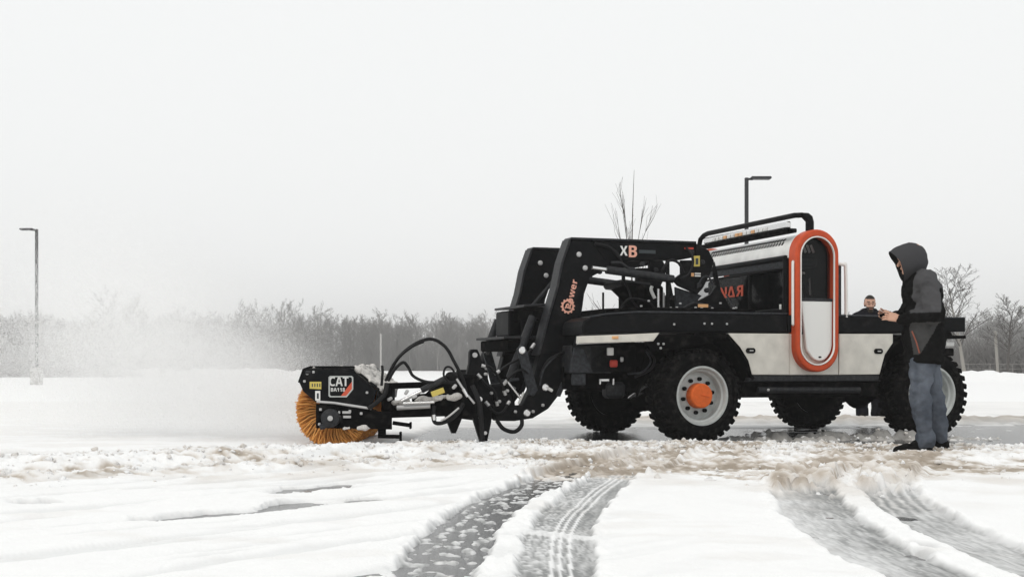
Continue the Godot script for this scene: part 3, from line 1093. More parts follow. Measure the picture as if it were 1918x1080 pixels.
func lamps() -> void:
	for l in [[Vector3(-18.94, 0, -51.0), 6.25, -1.0, 0.52, "tall lamp post on a pale concrete base at the left edge"], [Vector3(6.78, 0, -37.0), 6.22, 1.0, 0.58, "dark lamp post rising behind the cab of the truck"]]:
		var o := thing("street_lamp", l[0])
		var h: float = l[1]
		var s: float = l[2]
		var b := MB.new()
		b.lathe(Vector3.ZERO, [Vector2(0.24, 0.0), Vector2(0.24, 0.70), Vector2(0.22, 0.73), Vector2(0.0, 0.735)], 20, Basis(Vector3.RIGHT, -PI / 2))
		put("base", b, M.concrete, o)
		var p := MB.new()
		p.box(Vector3(0, 0.73 + (h - 0.75) / 2.0, 0), Vector3(0.105, h - 0.75, 0.105), 0.012)
		put("pole", p, M.pole, o)
		block(o, "base_plate", M.pole, Vector3(0, 0.75, 0), Vector3(0.3, 0.03, 0.3))
		block(o, "arm", M.pole, Vector3(s * 0.12, h - 0.06, 0), Vector3(0.14, 0.06, 0.06))
		block(o, "lamp_head", M.pole, Vector3(s * (0.12 + l[3] / 2.0), h - 0.03, 0), Vector3(l[3], 0.075, 0.3), 0.02)
		tag(o, l[4], "lamp post")
# ---------------------------------------------------------------- the truck: x runs to its rear, z = 0 is the outer face of the near tyres
func wheel(parent: Node3D, at: Vector3, turn: float, steer: float, hub: bool) -> void:
	var w := piece("wheel", parent, at, Vector3(0, turn + steer, 0))
	var t := MB.new()
	t.lathe(Vector3.ZERO, [Vector2(0.272, -0.02), Vector2(0.285, 0.0), Vector2(0.32, 0.008), Vector2(0.37, 0.004), Vector2(0.405, -0.014), Vector2(0.43, -0.045), Vector2(0.437, -0.09), Vector2(0.438, -0.17), Vector2(0.437, -0.25), Vector2(0.43, -0.295), Vector2(0.405, -0.326), Vector2(0.36, -0.342), Vector2(0.30, -0.338), Vector2(0.272, -0.315)], 56)
	# two raised rims on the sidewall, as the moulded rings of a tyre
	t.lathe(Vector3.ZERO, [Vector2(0.338, 0.004), Vector2(0.34, 0.011), Vector2(0.346, 0.011), Vector2(0.348, 0.004)], 56)
	for side in 2:
		for k in 32:
			var a := TAU * (k + 0.5 * side) / 32.0
			var b := Basis(Vector3.BACK, a)
			var z := -0.082 if side == 0 else -0.252
			t.box(b * Vector3(0.441, 0, z), Vector3(0.026, 0.056, 0.125), 0.008, b * Basis(Vector3.RIGHT, 0.25 if side == 0 else -0.25))
			var e := -0.03 if side == 0 else -0.308
			t.box(b * Vector3(0.426, 0, e), Vector3(0.034, 0.036, 0.03), 0.008, b)
	put("tyre", t, M.tyre, w)
	var r := MB.new()
	r.lathe(Vector3.ZERO, [Vector2(0.274, -0.03), Vector2(0.287, -0.004), Vector2(0.284, 0.004), Vector2(0.266, 0.003), Vector2(0.258, -0.012), Vector2(0.252, -0.035), Vector2(0.235, -0.046), Vector2(0.230, -0.10), Vector2(0.222, -0.112), Vector2(0.19, -0.105), Vector2(0.13, -0.098), Vector2(0.0, -0.098)], 56)
	put("rim", r, M.rim, w)
	var bd := MB.new()
	bd.lathe(Vector3.ZERO, [Vector2(0.272, -0.32), Vector2(0.25, -0.31), Vector2(0.235, -0.24), Vector2(0.1, -0.17), Vector2(0.0, -0.17)], 40)
	put("dark_inner_rim", bd, M.dull_black, w)  # inner side of the rim, coloured black so it stays dark
	var h := MB.new()
	if hub:
		h.lathe(Vector3.ZERO, [Vector2(0.122, -0.10), Vector2(0.119, -0.02), Vector2(0.114, -0.008), Vector2(0.107, -0.004), Vector2(0.03, -0.002), Vector2(0.0, -0.002)], 40)
		h.box(Vector3(0.03, 0.0, 0.0), Vector3(0.09, 0.006, 0.008), 0.002, Basis(Vector3.BACK, -0.2))
		put("hub_cap", h, M.hub, w)
	else:
		h.lathe(Vector3.ZERO, [Vector2(0.12, -0.10), Vector2(0.115, -0.06), Vector2(0.07, -0.05), Vector2(0.06, -0.02), Vector2(0.0, -0.018)], 36)
		put("hub_cap", h, M.rim, w)
	var nut := MB.new()
	nut.lathe(Vector3.ZERO, [Vector2(0.019, -0.02), Vector2(0.019, 0.016), Vector2(0.012, 0.022), Vector2(0.0, 0.022)], 8)
	var nm := nut.mesh()
	for k in 10:
		var a := TAU * (k + 0.3) / 10.0
		var o := put("wheel_nut", nm, M.dull_black, w)
		o.position = Vector3(cos(a) * 0.162, sin(a) * 0.162, -0.088)

func stadium(cx: float, hw: float, lo: float, hi: float, n := 20) -> PackedVector2Array:
	var p := PackedVector2Array()
	for s in n + 1:
		var a := PI * s / n
		p.append(Vector2(cx + hw * cos(a), hi - hw + hw * sin(a)))
	for s in n + 1:
		var a := PI + PI * s / n
		p.append(Vector2(cx + hw * cos(a), lo + hw + hw * sin(a)))
	return p

# a curved sheet in x,y (points in order) pushed from z0 to z1, with thickness
func sheet(pts: Array, thick: float, v0: float, v1: float) -> MB:
	var b := MB.new()
	var out := PackedVector2Array()
	var back := PackedVector2Array()
	for k in pts.size():
		var t: Vector2 = (pts[mini(k + 1, pts.size() - 1)] - pts[maxi(k - 1, 0)]).normalized()
		out.append(pts[k])
		back.append(pts[k] + Vector2(-t.y, t.x) * thick)
	back.reverse()
	out.append_array(back)
	b.slab(out, -v0, -v1, 0.002)
	return b

func truck() -> void:
	var T := thing("utility_truck", Vector3(1.816, 0, -12.2), deg_to_rad(19.1))
	tag(T, "black and cream utility truck with an orange oval cab door and loader boom", "truck")
	# wheels
	var R := 0.452
	wheel(T, Vector3(0, R, 0), 0.0, 0.07, true)
	wheel(T, Vector3(2.614, R, 0), 0.0, 0.0, false)
	wheel(T, Vector3(0.0, R, -2.50), PI, 0.07, true)
	wheel(T, Vector3(2.614, R, -2.50), PI, 0.0, false)

	# chassis and running gear
	block(T, "chassis", M.dull_black, Vector3(1.2, 0.72, -1.25), Vector3(3.5, 0.5, 1.3), 0.02)
	block(T, "chassis_rail", M.dull_black, Vector3(0.25, 0.62, -0.62), Vector3(2.9, 0.22, 0.1), 0.01)
	bar(T, "axle", M.dull_black, [Vector3(0, R, -0.3), Vector3(0, R, -2.2)], 0.075, 14)
	bar(T, "axle", M.dull_black, [Vector3(2.614, R, -0.3), Vector3(2.614, R, -2.2)], 0.075, 14)
	for x in [0.0, 2.614]:
		var d := MB.new()
		d.lathe(Vector3(x, R, -1.3), [Vector2(0.0, -0.2), Vector2(0.12, -0.17), Vector2(0.19, 0.0), Vector2(0.12, 0.17), Vector2(0.0, 0.2)], 20)
		put("differential", d, M.dull_black, T)
	bar(T, "steering_rod", M.chrome, [Vector3(-0.30, 0.56, -0.42), Vector3(-0.26, 0.44, -0.95)], 0.022, 8)
	bar(T, "steering_rod", M.chrome, [Vector3(-0.38, 0.55, -0.45), Vector3(-0.40, 0.42, -0.8)], 0.018, 8)
	bar(T, "spring", M.dull_black, smooth([Vector3(-0.62, 0.72, -0.5), Vector3(-0.3, 0.58, -0.5), Vector3(0.1, 0.56, -0.5), Vector3(0.5, 0.72, -0.5)]), 0.035, 6)
	bar(T, "brake_line", M.hose, [Vector3(-0.45, 0.9, -0.3), Vector3(-0.38, 0.8, -0.26), Vector3(-0.42, 0.7, -0.28), Vector3(-0.55, 0.63, -0.35)], 0.012, 6, true)
	bar(T, "brake_line", M.grey_steel, [Vector3(-0.43, 0.88, -0.34), Vector3(-0.40, 0.78, -0.30), Vector3(-0.48, 0.68, -0.32), Vector3(-0.6, 0.66, -0.4)], 0.010, 6, true)
	# inner wheel wells
	plate(T, "wheel_well", M.dull_black, [-0.52, 0.42, -0.40, 1.03, 0.50, 1.03, 0.56, 0.42, 0.44, 0.42, 0.40, 0.66, 0.25, 0.9, -0.2, 0.95, -0.38, 0.75], 0.36, 0.40)
	plate(T, "wheel_well", M.dull_black, [1.98, 0.42, 1.98, 1.05, 2.9, 1.05, 2.9, 0.85, 2.86, 0.75], 0.36, 0.40)
	var arch := [Vector2(0.56, 0.62), Vector2(0.525, 0.66), Vector2(0.487, 0.79), Vector2(0.40, 0.915), Vector2(0.27, 1.045), Vector2(-0.1, 1.05)]
	put("wheel_arch", sheet(arch, 0.03, -0.012, 0.36), M.dull_black, T)
	var arch2 := [Vector2(3.02, 1.05), Vector2(2.30, 1.05), Vector2(2.14, 0.969), Vector2(2.045, 0.851), Vector2(1.98, 0.64), Vector2(1.97, 0.60)]
	put("wheel_arch", sheet(arch2, 0.03, -0.012, 0.36), M.dull_black, T)

	# front undercarriage
	block(T, "radiator_housing", M.steel_black, Vector3(-0.98, 0.80, -0.55), Vector3(0.42, 0.27, 0.3), 0.01)
	plate(T, "mount_bracket", M.grey_steel, [-1.19, 0.91, -1.10, 0.91, -1.00, 0.67, -1.24, 0.67], 0.30, 0.34)
	block(T, "mount_bracket", M.grey_steel, Vector3(-1.14, 0.61, -0.33), Vector3(0.14, 0.11, 0.05), 0.01)
	block(T, "front_beam", M.dull_black, Vector3(-0.75, 0.80, -1.25), Vector3(0.5, 0.28, 1.7), 0.02)
	block(T, "relay_box", M.white, Vector3(-0.80, 0.875, -0.36), Vector3(0.065, 0.075, 0.03), 0.006)
	block(T, "valve", M.red, Vector3(-0.75, 0.76, -0.40), Vector3(0.08, 0.07, 0.05), 0.012)
	block(T, "valve", M.bolt, Vector3(-0.67, 0.80, -0.38), Vector3(0.03, 0.05, 0.03), 0.008)
	block(T, "fitting", M.chrome, Vector3(-0.78, 0.60, -0.55), Vector3(0.10, 0.035, 0.04), 0.008)
	block(T, "fitting", M.chrome, Vector3(-0.70, 0.585, -0.52), Vector3(0.02, 0.07, 0.03), 0.006)
	block(T, "fitting", M.chrome, Vector3(-0.84, 0.585, -0.52), Vector3(0.02, 0.06, 0.03), 0.006)
	block(T, "pump", M.steel_black, Vector3(-0.66, 0.5, -0.6), Vector3(0.2, 0.16, 0.16), 0.03)
	for p in [Vector3(-0.455, 0.945, 0.0), Vector3(-0.40, 0.945, 0.0), Vector3(-0.43, 0.905, 0.0)]:
		block(T, "bolt", M.bolt, p + Vector3(0, 0, -0.02), Vector3(0.022, 0.022, 0.02), 0.006)
	plate(T, "fender_bracket", M.dull_black, [-0.62, 1.03, 0.3, 1.05, 0.3, 0.99, -0.36, 0.88, -0.5, 0.86], 0.035, 0.08)

	# deck
	plate(T, "front_deck", M.black, [-1.235, 1.03, -1.235, 1.10, -1.22, 1.15, -1.145, 1.187, -1.0, 1.212, -0.67, 1.236, 0.93, 1.240, 0.93, 1.062, 0.267, 1.060, -0.44, 1.058], 0.0, 0.52, 0.014)
	plate(T, "far_fender", M.black, [-0.72, 1.04, -0.72, 1.15, -0.5, 1.22, 0.95, 1.238, 0.95, 1.06], 1.93, 2.45, 0.014)
	block(T, "centre_deck", M.black, Vector3(0.17, 1.15, -1.22), Vector3(1.62, 0.165, 1.40), 0.01)
	bar(T, "deck_trim", M.grey_steel, [Vector3(-1.15, 1.19, -0.012), Vector3(-1.0, 1.217, -0.012), Vector3(-0.67, 1.242, -0.012), Vector3(0.93, 1.247, -0.012)], 0.010, 6)
	plate(T, "cargo_bed", M.black, [0.94, 1.235, 3.03, 1.224, 3.03, 1.092, 2.14, 1.068, 0.94, 1.062], 0.0, 2.45, 0.014)
	bar(T, "bed_trim", M.grey_steel, [Vector3(1.5, 1.238, -0.012), Vector3(3.02, 1.230, -0.012)], 0.010, 6)
	for x in [-0.30, 0.02, 0.10, 0.26]:
		block(T, "bolt", M.bolt, Vector3(x, 1.14 if x > 0.0 else 1.13, 0.002), Vector3(0.02, 0.02, 0.014), 0.005)
	# cream strip over the front wheel and side panels
	plate(T, "fender_strip", M.cream, [-1.278, 0.945, -1.272, 1.010, -0.80, 1.030, -0.455, 1.048, -0.52, 0.968, -0.80, 0.957], -0.01, 0.06, 0.006)
	plate(T, "marker_light", M.amber, [-0.945, 0.985, -0.88, 0.988, -0.88, 1.015, -0.945, 1.012], -0.025, -0.008, 0.008)
	plate(T, "side_panel", M.cream, [0.27, 1.050, 0.40, 0.915, 0.487, 0.789, 0.530, 0.652, 0.945, 0.650, 0.945, 1.052], -0.004, 0.05, 0.005)
	plate(T, "side_panel", M.cream, [0.950, 0.650, 0.950, 1.05, 1.505, 1.052, 1.505, 0.650], 0.004, 0.05, 0.004)
	plate(T, "side_panel", M.cream, [1.510, 0.650, 1.510, 1.055, 2.14, 1.060, 2.14, 0.969, 2.045, 0.851, 1.982, 0.652], -0.004, 0.05, 0.005)
	for h in [[0.515, 0.885], [1.965, 0.885]]:
		var l := MB.new()
		l.slab(stadium(0, 0.028, -0.028, 0.028), -0.002, 0.012, 0.004)
		l.xf = Transform3D(Basis(), Vector3(h[0], h[1], 0.004))
		var l2 := MB.new()
		l2.xf = Transform3D(Basis(Vector3.BACK, PI / 2), Vector3(h[0], h[1], 0.004))
		l2.slab(stadium(0, 0.026, -0.052, 0.052), -0.002, 0.010, 0.004)
		put("panel_latch", l2, M.dull_black, T)
		block(T, "latch_key", M.bolt, Vector3(h[0] + 0.005, h[1], 0.016), Vector3(0.04, 0.012, 0.008), 0.003)
	plate(T, "panel_backing", M.dull_black, [0.0, 1.055, 2.4, 1.055, 2.16, 0.975, 2.05, 0.85, 1.98, 0.60, 0.53, 0.60, 0.48, 0.79, 0.39, 0.915, 0.25, 1.02], 0.052, 0.09, 0.003)
	# sill and step
	plate(T, "sill", M.steel_black, [0.525, 0.645, 0.50, 0.585, 2.0, 0.585, 1.985, 0.645], 0.0, 0.10, 0.008)
	plate(T, "side_step", M.dull_black, [0.50, 0.582, 0.47, 0.43, 2.01, 0.43, 2.01, 0.582], 0.06, 0.5, 0.01)
	bar(T, "step_tube", M.steel_black, [Vector3(0.62, 0.505, -0.045), Vector3(1.78, 0.498, -0.045)], 0.03, 12)
	block(T, "bolt", M.bolt, Vector3(0.72, 0.505, -0.012), Vector3(0.025, 0.025, 0.02), 0.006)
	# rear end
	plate(T, "rear_bracket", M.dull_black, [2.70, 1.09, 2.88, 1.09, 2.93, 1.02, 2.70, 1.02], 0.05, 0.6)
	block(T, "tail_lamp", M.white, Vector3(2.82, 0.965, -0.10), Vector3(0.22, 0.055, 0.1), 0.01)
	block(T, "mud_guard", M.dull_black, Vector3(2.80, 0.88, -0.2), Vector3(0.25, 0.08, 0.3), 0.01)

	cab(T)
	boom(T)
	deck_gear(T)

func cab(T: Node3D) -> void:
	var cx := 1.215
	# the orange oval that frames the near door, its bright inner trim, the door
	var ring := MB.new()
	ring.ring(stadium(cx, 0.243, 0.678, 2.073), stadium(cx, 0.196, 0.74, 2.008), -0.05, 0.085, 0.022)
	put("door_frame", ring, M.orange, T)
	var trim := MB.new()
	trim.ring(stadium(cx, 0.1945, 0.742, 2.006), stadium(cx, 0.184, 0.755, 1.994), 0.068, 0.089, 0.005)
	put("door_trim", trim, M.rail, T)
	var far := MB.new()
	far.ring(stadium(cx, 0.243, 0.678, 2.073), stadium(cx, 0.196, 0.74, 2.008), 2.05, 2.185, 0.022)
	far.xf = Transform3D()
	var farx := MB.new()
	farx.xf = Transform3D(Basis(), Vector3(0, 0, -4.17))
	farx.ring(stadium(cx, 0.243, 0.678, 2.073), stadium(cx, 0.196, 0.74, 2.008), 1.985, 2.12, 0.022)
	put("far_door_frame", farx, M.orange, T)
	var door := MB.new()
	var dp := PackedVector2Array([Vector2(1.052, 1.37), Vector2(1.075, 1.2)])
	for s in 21:
		var a := PI + PI * s / 20
		dp.append(Vector2(1.262 + 0.142 * cos(a) - (0.012 if s < 4 else 0.0), 0.965 + 0.178 * sin(a)))
	dp.append(Vector2(1.408, 1.37))
	door.slab(dp, 0.0, 0.045, 0.008)
	put("door_panel", door, M.white, T)
	block(T, "door_latch", M.dull_black, Vector3(1.26, 0.825, 0.05), Vector3(0.03, 0.014, 0.014), 0.004)
	var seal := MB.new()
	seal.slab(stadium(cx, 0.19, 0.745, 2.0), -0.075, -0.035, 0.004)
	var gl := MB.new()
	gl.slab(P([1.03, 1.385, 1.40, 1.385, 1.40, 1.83, 1.37, 1.91, 1.29, 1.975, 1.21, 1.985, 1.12, 1.965, 1.06, 1.90, 1.03, 1.82]), 0.0, 0.006, 0.001)
	put("door_window", gl, M.glass, T)
	bar(T, "window_bar", M.grey_steel, [Vector3(1.04, 1.385, 0.03), Vector3(1.41, 1.385, 0.03)], 0.016, 8)
	# dark lining behind the lower door
	var low := MB.new()
	low.slab(P([1.03, 1.375, 1.40, 1.375, 1.40, 0.93, 1.36, 0.83, 1.29, 0.77, 1.215, 0.757, 1.12, 0.78, 1.05, 0.86, 1.03, 0.94]), -0.04, -0.005, 0.003)
	put("door_lining", low, M.dull_black, T)
	# interior seen through the window
	block(T, "inner_wall", M.dull_black, Vector3(1.22, 1.50, -1.1), Vector3(0.40, 0.80, 0.03), 0.01)
	for k in 6:
		var s := MB.new()
		s.box(Vector3(1.055 + k * 0.045, 1.90, -0.12), Vector3(0.026, 0.085, 0.008), 0.003, Basis(Vector3.BACK, 0.42))
		put("louvre", s, M.white, T)  # white slats stand for bright sky showing between louvres
	block(T, "overhead_box", M.grey_steel, Vector3(1.22, 1.77, -0.35), Vector3(0.34, 0.09, 0.3), 0.02)
	bar(T, "wiring_loop", M.white, [Vector3(1.05, 1.72, -0.1), Vector3(1.08, 1.68, -0.1), Vector3(1.13, 1.66, -0.1), Vector3(1.18, 1.655, -0.1)], 0.012, 6, true)
	block(T, "seat", M.dull_black, Vector3(1.25, 1.42, -0.5), Vector3(0.16, 0.35, 0.45), 0.05)
	bar(T, "seat_belt", M.bolt, [Vector3(1.33, 1.62, -0.25), Vector3(1.34, 1.45, -0.25)], 0.010, 6)
	# shell: back, roof and the pale visor across the front
	var shell := []
	for s in 13:
		var a := PI * 0.55 - (PI * 0.55) * s / 12
		shell.append(Vector2(cx + 0.225 * cos(a), 1.825 + 0.225 * sin(a)))
	shell.append(Vector2(cx + 0.225, 1.23))
	put("cab_shell", sheet(shell, -0.03, 0.06, 2.05), M.dull_black, T)
	var vis := []
	for s in 13:
		var a := PI * 0.55 + (PI * 0.44) * s / 12
		vis.append(Vector2(cx + 0.228 * cos(a), 1.822 + 0.228 * sin(a)))
	vis.append(Vector2(0.975, 1.80))
	put("visor", sheet(vis, 0.012, 0.055, 2.05), M.visor, T)
	# two rows of slots punched in the visor
	var slot := MB.new()
	slot.box(Vector3.ZERO, Vector3(0.008, 0.040, 0.026), 0.002)
	var slm := slot.mesh()
	for row in 2:
		for k in 28:
			var a := PI * (0.80 - row * 0.075)
			var sl := put("visor_slot", slm, M.dull_black, T)
			sl.position = Vector3(cx + 0.229 * cos(a), 1.822 + 0.229 * sin(a), -0.26 - k * 0.056 - row * 0.028)
			sl.rotation = Vector3(0, 0, a - PI)
	# windscreen with its frame
	bar(T, "windscreen_frame", M.black, [Vector3(0.962, 1.80, -0.09), Vector3(0.962, 1.80, -2.04)], 0.028, 8)
	bar(T, "windscreen_frame", M.black, [Vector3(0.962, 1.80, -0.09), Vector3(0.962, 1.26, -0.09)], 0.030, 8)
	bar(T, "windscreen_frame", M.black, [Vector3(0.964, 1.70, -0.09), Vector3(0.964, 1.68, -2.04)], 0.012, 8)
	block(T, "windscreen_frame", M.black, Vector3(0.963, 1.275, -1.06), Vector3(0.05, 0.06, 1.95), 0.01)
	block(T, "windscreen_post", M.black, Vector3(0.963, 1.50, -0.80), Vector3(0.02, 0.40, 0.02), 0.004)
	block(T, "reflection_strip", M.grey_steel, Vector3(0.966, 1.745, -1.06), Vector3(0.010, 0.075, 1.9), 0.003)  # grey strip painting a reflection across the top of the windscreen
	block(T, "windscreen", M.glass, Vector3(0.972, 1.49, -1.06), Vector3(0.006, 0.40, 1.9), 0.001)
	block(T, "dashboard", M.dull_black, Vector3(1.20, 1.45, -1.35), Vector3(0.2, 0.5, 1.3), 0.03)
	block(T, "corner_reflector", M.white, Vector3(0.93, 1.32, -0.14), Vector3(0.012, 0.05, 0.03), 0.004)
	for l in [["N", 1.37], ["Δ", 1.19], ["Я", 1.00]]:
		words(T, "letter", l[0], 0.115, M.print_red, Vector3(0.962, 1.525, -l[1]), Vector3(0, -PI / 2, 0), 1.7)
	# grab rails
	bar(T, "grab_rail", M.rail, [Vector3(0.995, 1.75, -0.005), Vector3(0.965, 1.745, 0.04), Vector3(0.955, 1.70, 0.05), Vector3(0.955, 1.20, 0.05), Vector3(0.965, 1.145, 0.04), Vector3(1.0, 1.13, 0.0)], 0.014, 8, true)
	bar(T, "grab_rail", M.rail, [Vector3(1.45, 1.75, -0.03), Vector3(1.58, 1.745, -0.02), Vector3(1.60, 1.70, -0.02), Vector3(1.605, 1.18, -0.02), Vector3(1.58, 1.125, -0.02), Vector3(1.45, 1.12, -0.03)], 0.018, 8, true)
	block(T, "rail_backing", M.grey_steel, Vector3(1.55, 1.46, -0.06), Vector3(0.045, 0.56, 0.03), 0.01)
	# roof hoop and the light bar
	bar(T, "roof_hoop", M.black, [Vector3(1.20, 2.20, -0.05), Vector3(1.14, 2.226, -0.08), Vector3(1.09, 2.228, -0.14), Vector3(1.03, 2.215, -1.84), Vector3(1.02, 2.20, -1.92), Vector3(1.005, 2.16, -1.975), Vector3(1.0, 2.10, -1.99), Vector3(0.99, 2.02, -1.99)], 0.027, 12)
	plate(T, "hoop_end", M.black, [1.13, 2.20, 1.10, 2.245, 1.19, 2.245, 1.235, 2.215, 1.252, 2.16, 1.252, 2.04, 1.175, 2.05, 1.175, 2.16], 0.03, 0.09, 0.014)
	block(T, "light_bar", M.chrome, Vector3(1.035, 2.135, -1.03), Vector3(0.06, 0.07, 1.76), 0.012)
	block(T, "light_bar_bracket", M.dull_black, Vector3(1.05, 2.075, -1.03), Vector3(0.10, 0.042, 1.85), 0.008)
	for k in 14:
		block(T, "light_lens", (M.amber if k in [3, 6, 7, 10] else M.visor), Vector3(1.0, 2.128, -0.55 - k * 0.085), Vector3(0.012, 0.036, 0.06), 0.006)

func boom(T: Node3D) -> void:
	for side in 2:
		var v0: float = [0.62, 1.70][side]
		var v1 := v0 + 0.16
		plate(T, "boom_leg", M.black, [-1.10, 1.96, -0.88, 1.96, -0.68, 1.71, -0.90, 1.60, -0.96, 1.44, -0.98, 1.30, -1.03, 1.08, -1.10, 0.86, -1.42, 0.86, -1.33, 1.18, -1.23, 1.50, -1.18, 1.74], v0, v1, 0.008)
		plate(T, "boom_beam", M.black, [-0.885, 1.962, 0.24, 1.966, 0.24, 1.83, 0.09, 1.80, -0.19, 1.79, -0.45, 1.78, -0.65, 1.74, -0.69, 1.70], v0 + 0.004, v1 - 0.004, 0.008)
		# flange strips coloured lighter, painting in light along the front and top
		plate(T, "boom_lit_flange", M.steel_black, [-1.115, 1.965, -1.10, 1.985, 0.25, 1.988, 0.25, 1.966, -1.095, 1.962], v0 - 0.012, v1 + 0.012, 0.004)
		plate(T, "boom_lit_flange", M.steel_black, [-1.125, 1.965, -1.102, 1.955, -1.182, 1.74, -1.232, 1.50, -1.332, 1.18, -1.425, 0.84, -1.45, 0.84, -1.357, 1.18, -1.257, 1.50, -1.207, 1.74], v0 - 0.012, v1 + 0.012, 0.004)
		plate(T, "boom_lit_flange", M.grey_steel, [-1.03, 1.10, -1.10, 0.86, -1.165, 0.66, -1.26, 0.45, -1.215, 0.44, -1.12, 0.65, -1.075, 0.85, -1.005, 1.09], v0 - 0.012, v1 + 0.012, 0.004)
		# tower that carries the boom
		plate(T, "boom_tower", M.black, [0.09, 1.795, 0.244, 1.80, 0.25, 1.97, 0.394, 1.906, 0.455, 1.80, 0.41, 1.66, 0.33, 1.52, 0.27, 1.46, 0.06, 1.54, 0.00, 1.60, 0.09, 1.66], v0, v0 + 0.05, 0.006)
		plate(T, "boom_tower", M.black, [0.462, 1.79, 0.497, 1.682, 0.539, 1.494, 0.697, 1.245, 0.05, 1.245, 0.16, 1.34, 0.30, 1.40, 0.42, 1.46, 0.485, 1.55, 0.46, 1.67], v0 + 0.003, v0 + 0.05, 0.006)
		plate(T, "boom_post", M.black, [-0.062, 1.79, -0.032, 1.79, -0.025, 1.25, -0.055, 1.25], v0 + 0.02, v0 + 0.06, 0.004)
		plate(T, "gusset", M.grey_steel, [0.05, 1.53, 0.35, 1.45, 0.23, 1.33, 0.06, 1.30], v0 + 0.06, v0 + 0.09, 0.004)
		# lift cylinder
		var z := -v0 + 0.05
		bar(T, "lift_cylinder", M.steel_black, [Vector3(-0.75, 1.675, z), Vector3(-0.03, 1.60, z)], 0.040, 16)
		bar(T, "lift_rod", M.chrome, [Vector3(-0.90, 1.69, z), Vector3(-0.74, 1.674, z)], 0.022, 12)
		bar(T, "lift_pipe", M.steel_black, [Vector3(-0.70, 1.745, z), Vector3(-0.6, 1.745, z), Vector3(-0.52, 1.70, z), Vector3(-0.45, 1.69, z)], 0.014, 8, true)
		for p in [Vector3(-0.955, 1.69, 0.008), Vector3(-1.02, 1.82, 0.008), Vector3(0.32, 1.78, 0.008), Vector3(0.28, 1.55, 0.008), Vector3(-0.34, 1.745, 0.008), Vector3(0.20, 1.875, 0.008), Vector3(0.37, 1.50, 0.008)]:
			var pin := MB.new()
			pin.lathe(Vector3(p.x, p.y, -v0), [Vector2(0.026, -0.01), Vector2(0.026, 0.012), Vector2(0.018, 0.018), Vector2(0.0, 0.018)], 14)
			put("pivot_pin", pin, M.bolt if p.x < -0.9 else M.steel_black, T)
		# lower leg that curves round to the coupler
		plate(T, "boom_shoe", M.black, [-1.415, 0.862, -1.105, 0.862, -1.17, 0.66, -1.235, 0.44, -1.33, 0.325, -1.49, 0.235, -1.68, 0.21, -1.86, 0.215, -1.91, 0.36, -1.84, 0.44, -1.72, 0.36, -1.60, 0.36, -1.52, 0.50, -1.47, 0.66], v0 + 0.01, v1 - 0.03, 0.008)
		plate(T, "tilt_link", M.grey_steel, [-1.67, 0.90, -1.63, 0.935, -1.58, 0.915, -1.46, 0.51, -1.50, 0.45, -1.55, 0.46], v0 - 0.05, v0 - 0.015, 0.006)
		bar(T, "tilt_cylinder", M.steel_black, [Vector3(-1.42, 1.22, -v0 - 0.2), Vector3(-1.66, 0.62, -v0 - 0.2)], 0.042, 14)
		bar(T, "tilt_rod", M.chrome, [Vector3(-1.66, 0.62, -v0 - 0.2), Vector3(-1.78, 0.40, -v0 - 0.2)], 0.024, 12)
		for p in [Vector3(-1.62, 0.885, 0.05), Vector3(-1.37, 0.53, 0.02), Vector3(-1.56, 0.285, 0.02)]:
			var pin := MB.new()
			pin.lathe(Vector3(p.x, p.y, -v0 + p.z - 0.01), [Vector2(0.036, -0.01), Vector2(0.036, 0.014), Vector2(0.026, 0.02), Vector2(0.0, 0.02)], 16)
			put("pivot_pin", pin, M.chrome, T)
		block(T, "pin_lock", M.white, Vector3(-1.335, 0.515, -v0 + 0.02), Vector3(0.08, 0.03, 0.02), 0.008, Vector3(0, 0, -0.5))
	# cross beams between the two legs
	plate(T, "cross_plate", M.steel_black, [-1.52, 1.312, -1.15, 1.335, -1.15, 1.358, -1.52, 1.335], 0.80, 1.72, 0.006)
	block(T, "cross_beam", M.dull_black, Vector3(-1.34, 1.24, -1.25), Vector3(0.18, 0.12, 0.9), 0.01)
	block(T, "weight_block", M.black, Vector3(-1.36, 1.17, -1.56), Vector3(0.26, 0.26, 0.42), 0.015)
	plate(T, "cross_plate", M.steel_black, [-1.72, 1.00, -1.30, 1.01, -1.30, 1.035, -1.72, 1.025], 0.82, 1.72, 0.006)
	block(T, "cross_beam", M.dull_black, Vector3(-1.50, 0.94, -1.25), Vector3(0.36, 0.11, 0.9), 0.012)
	block(T, "riser", M.dull_black, Vector3(-1.38, 1.12, -1.12), Vector3(0.10, 0.26, 0.12), 0.01)
	bar(T, "diagonal_stay", M.steel_black, [Vector3(-1.16, 1.34, -1.62), Vector3(-0.86, 1.66, -1.66)], 0.022, 10)
	plate(T, "face_plate", M.grey_steel, [-1.51, 0.86, -1.33, 0.87, -1.40, 0.62, -1.46, 0.58], 0.86, 0.89, 0.005)
	# coupler: two tall cheek plates joined by tubes
	plate(T, "coupler_cheek", M.black, [-2.12, 0.60, -1.93, 0.60, -1.88, 0.44, -1.90, 0.20, -1.965, 0.05, -2.005, 0.05, -2.07, 0.21, -2.16, 0.5], 1.62, 1.68, 0.008)
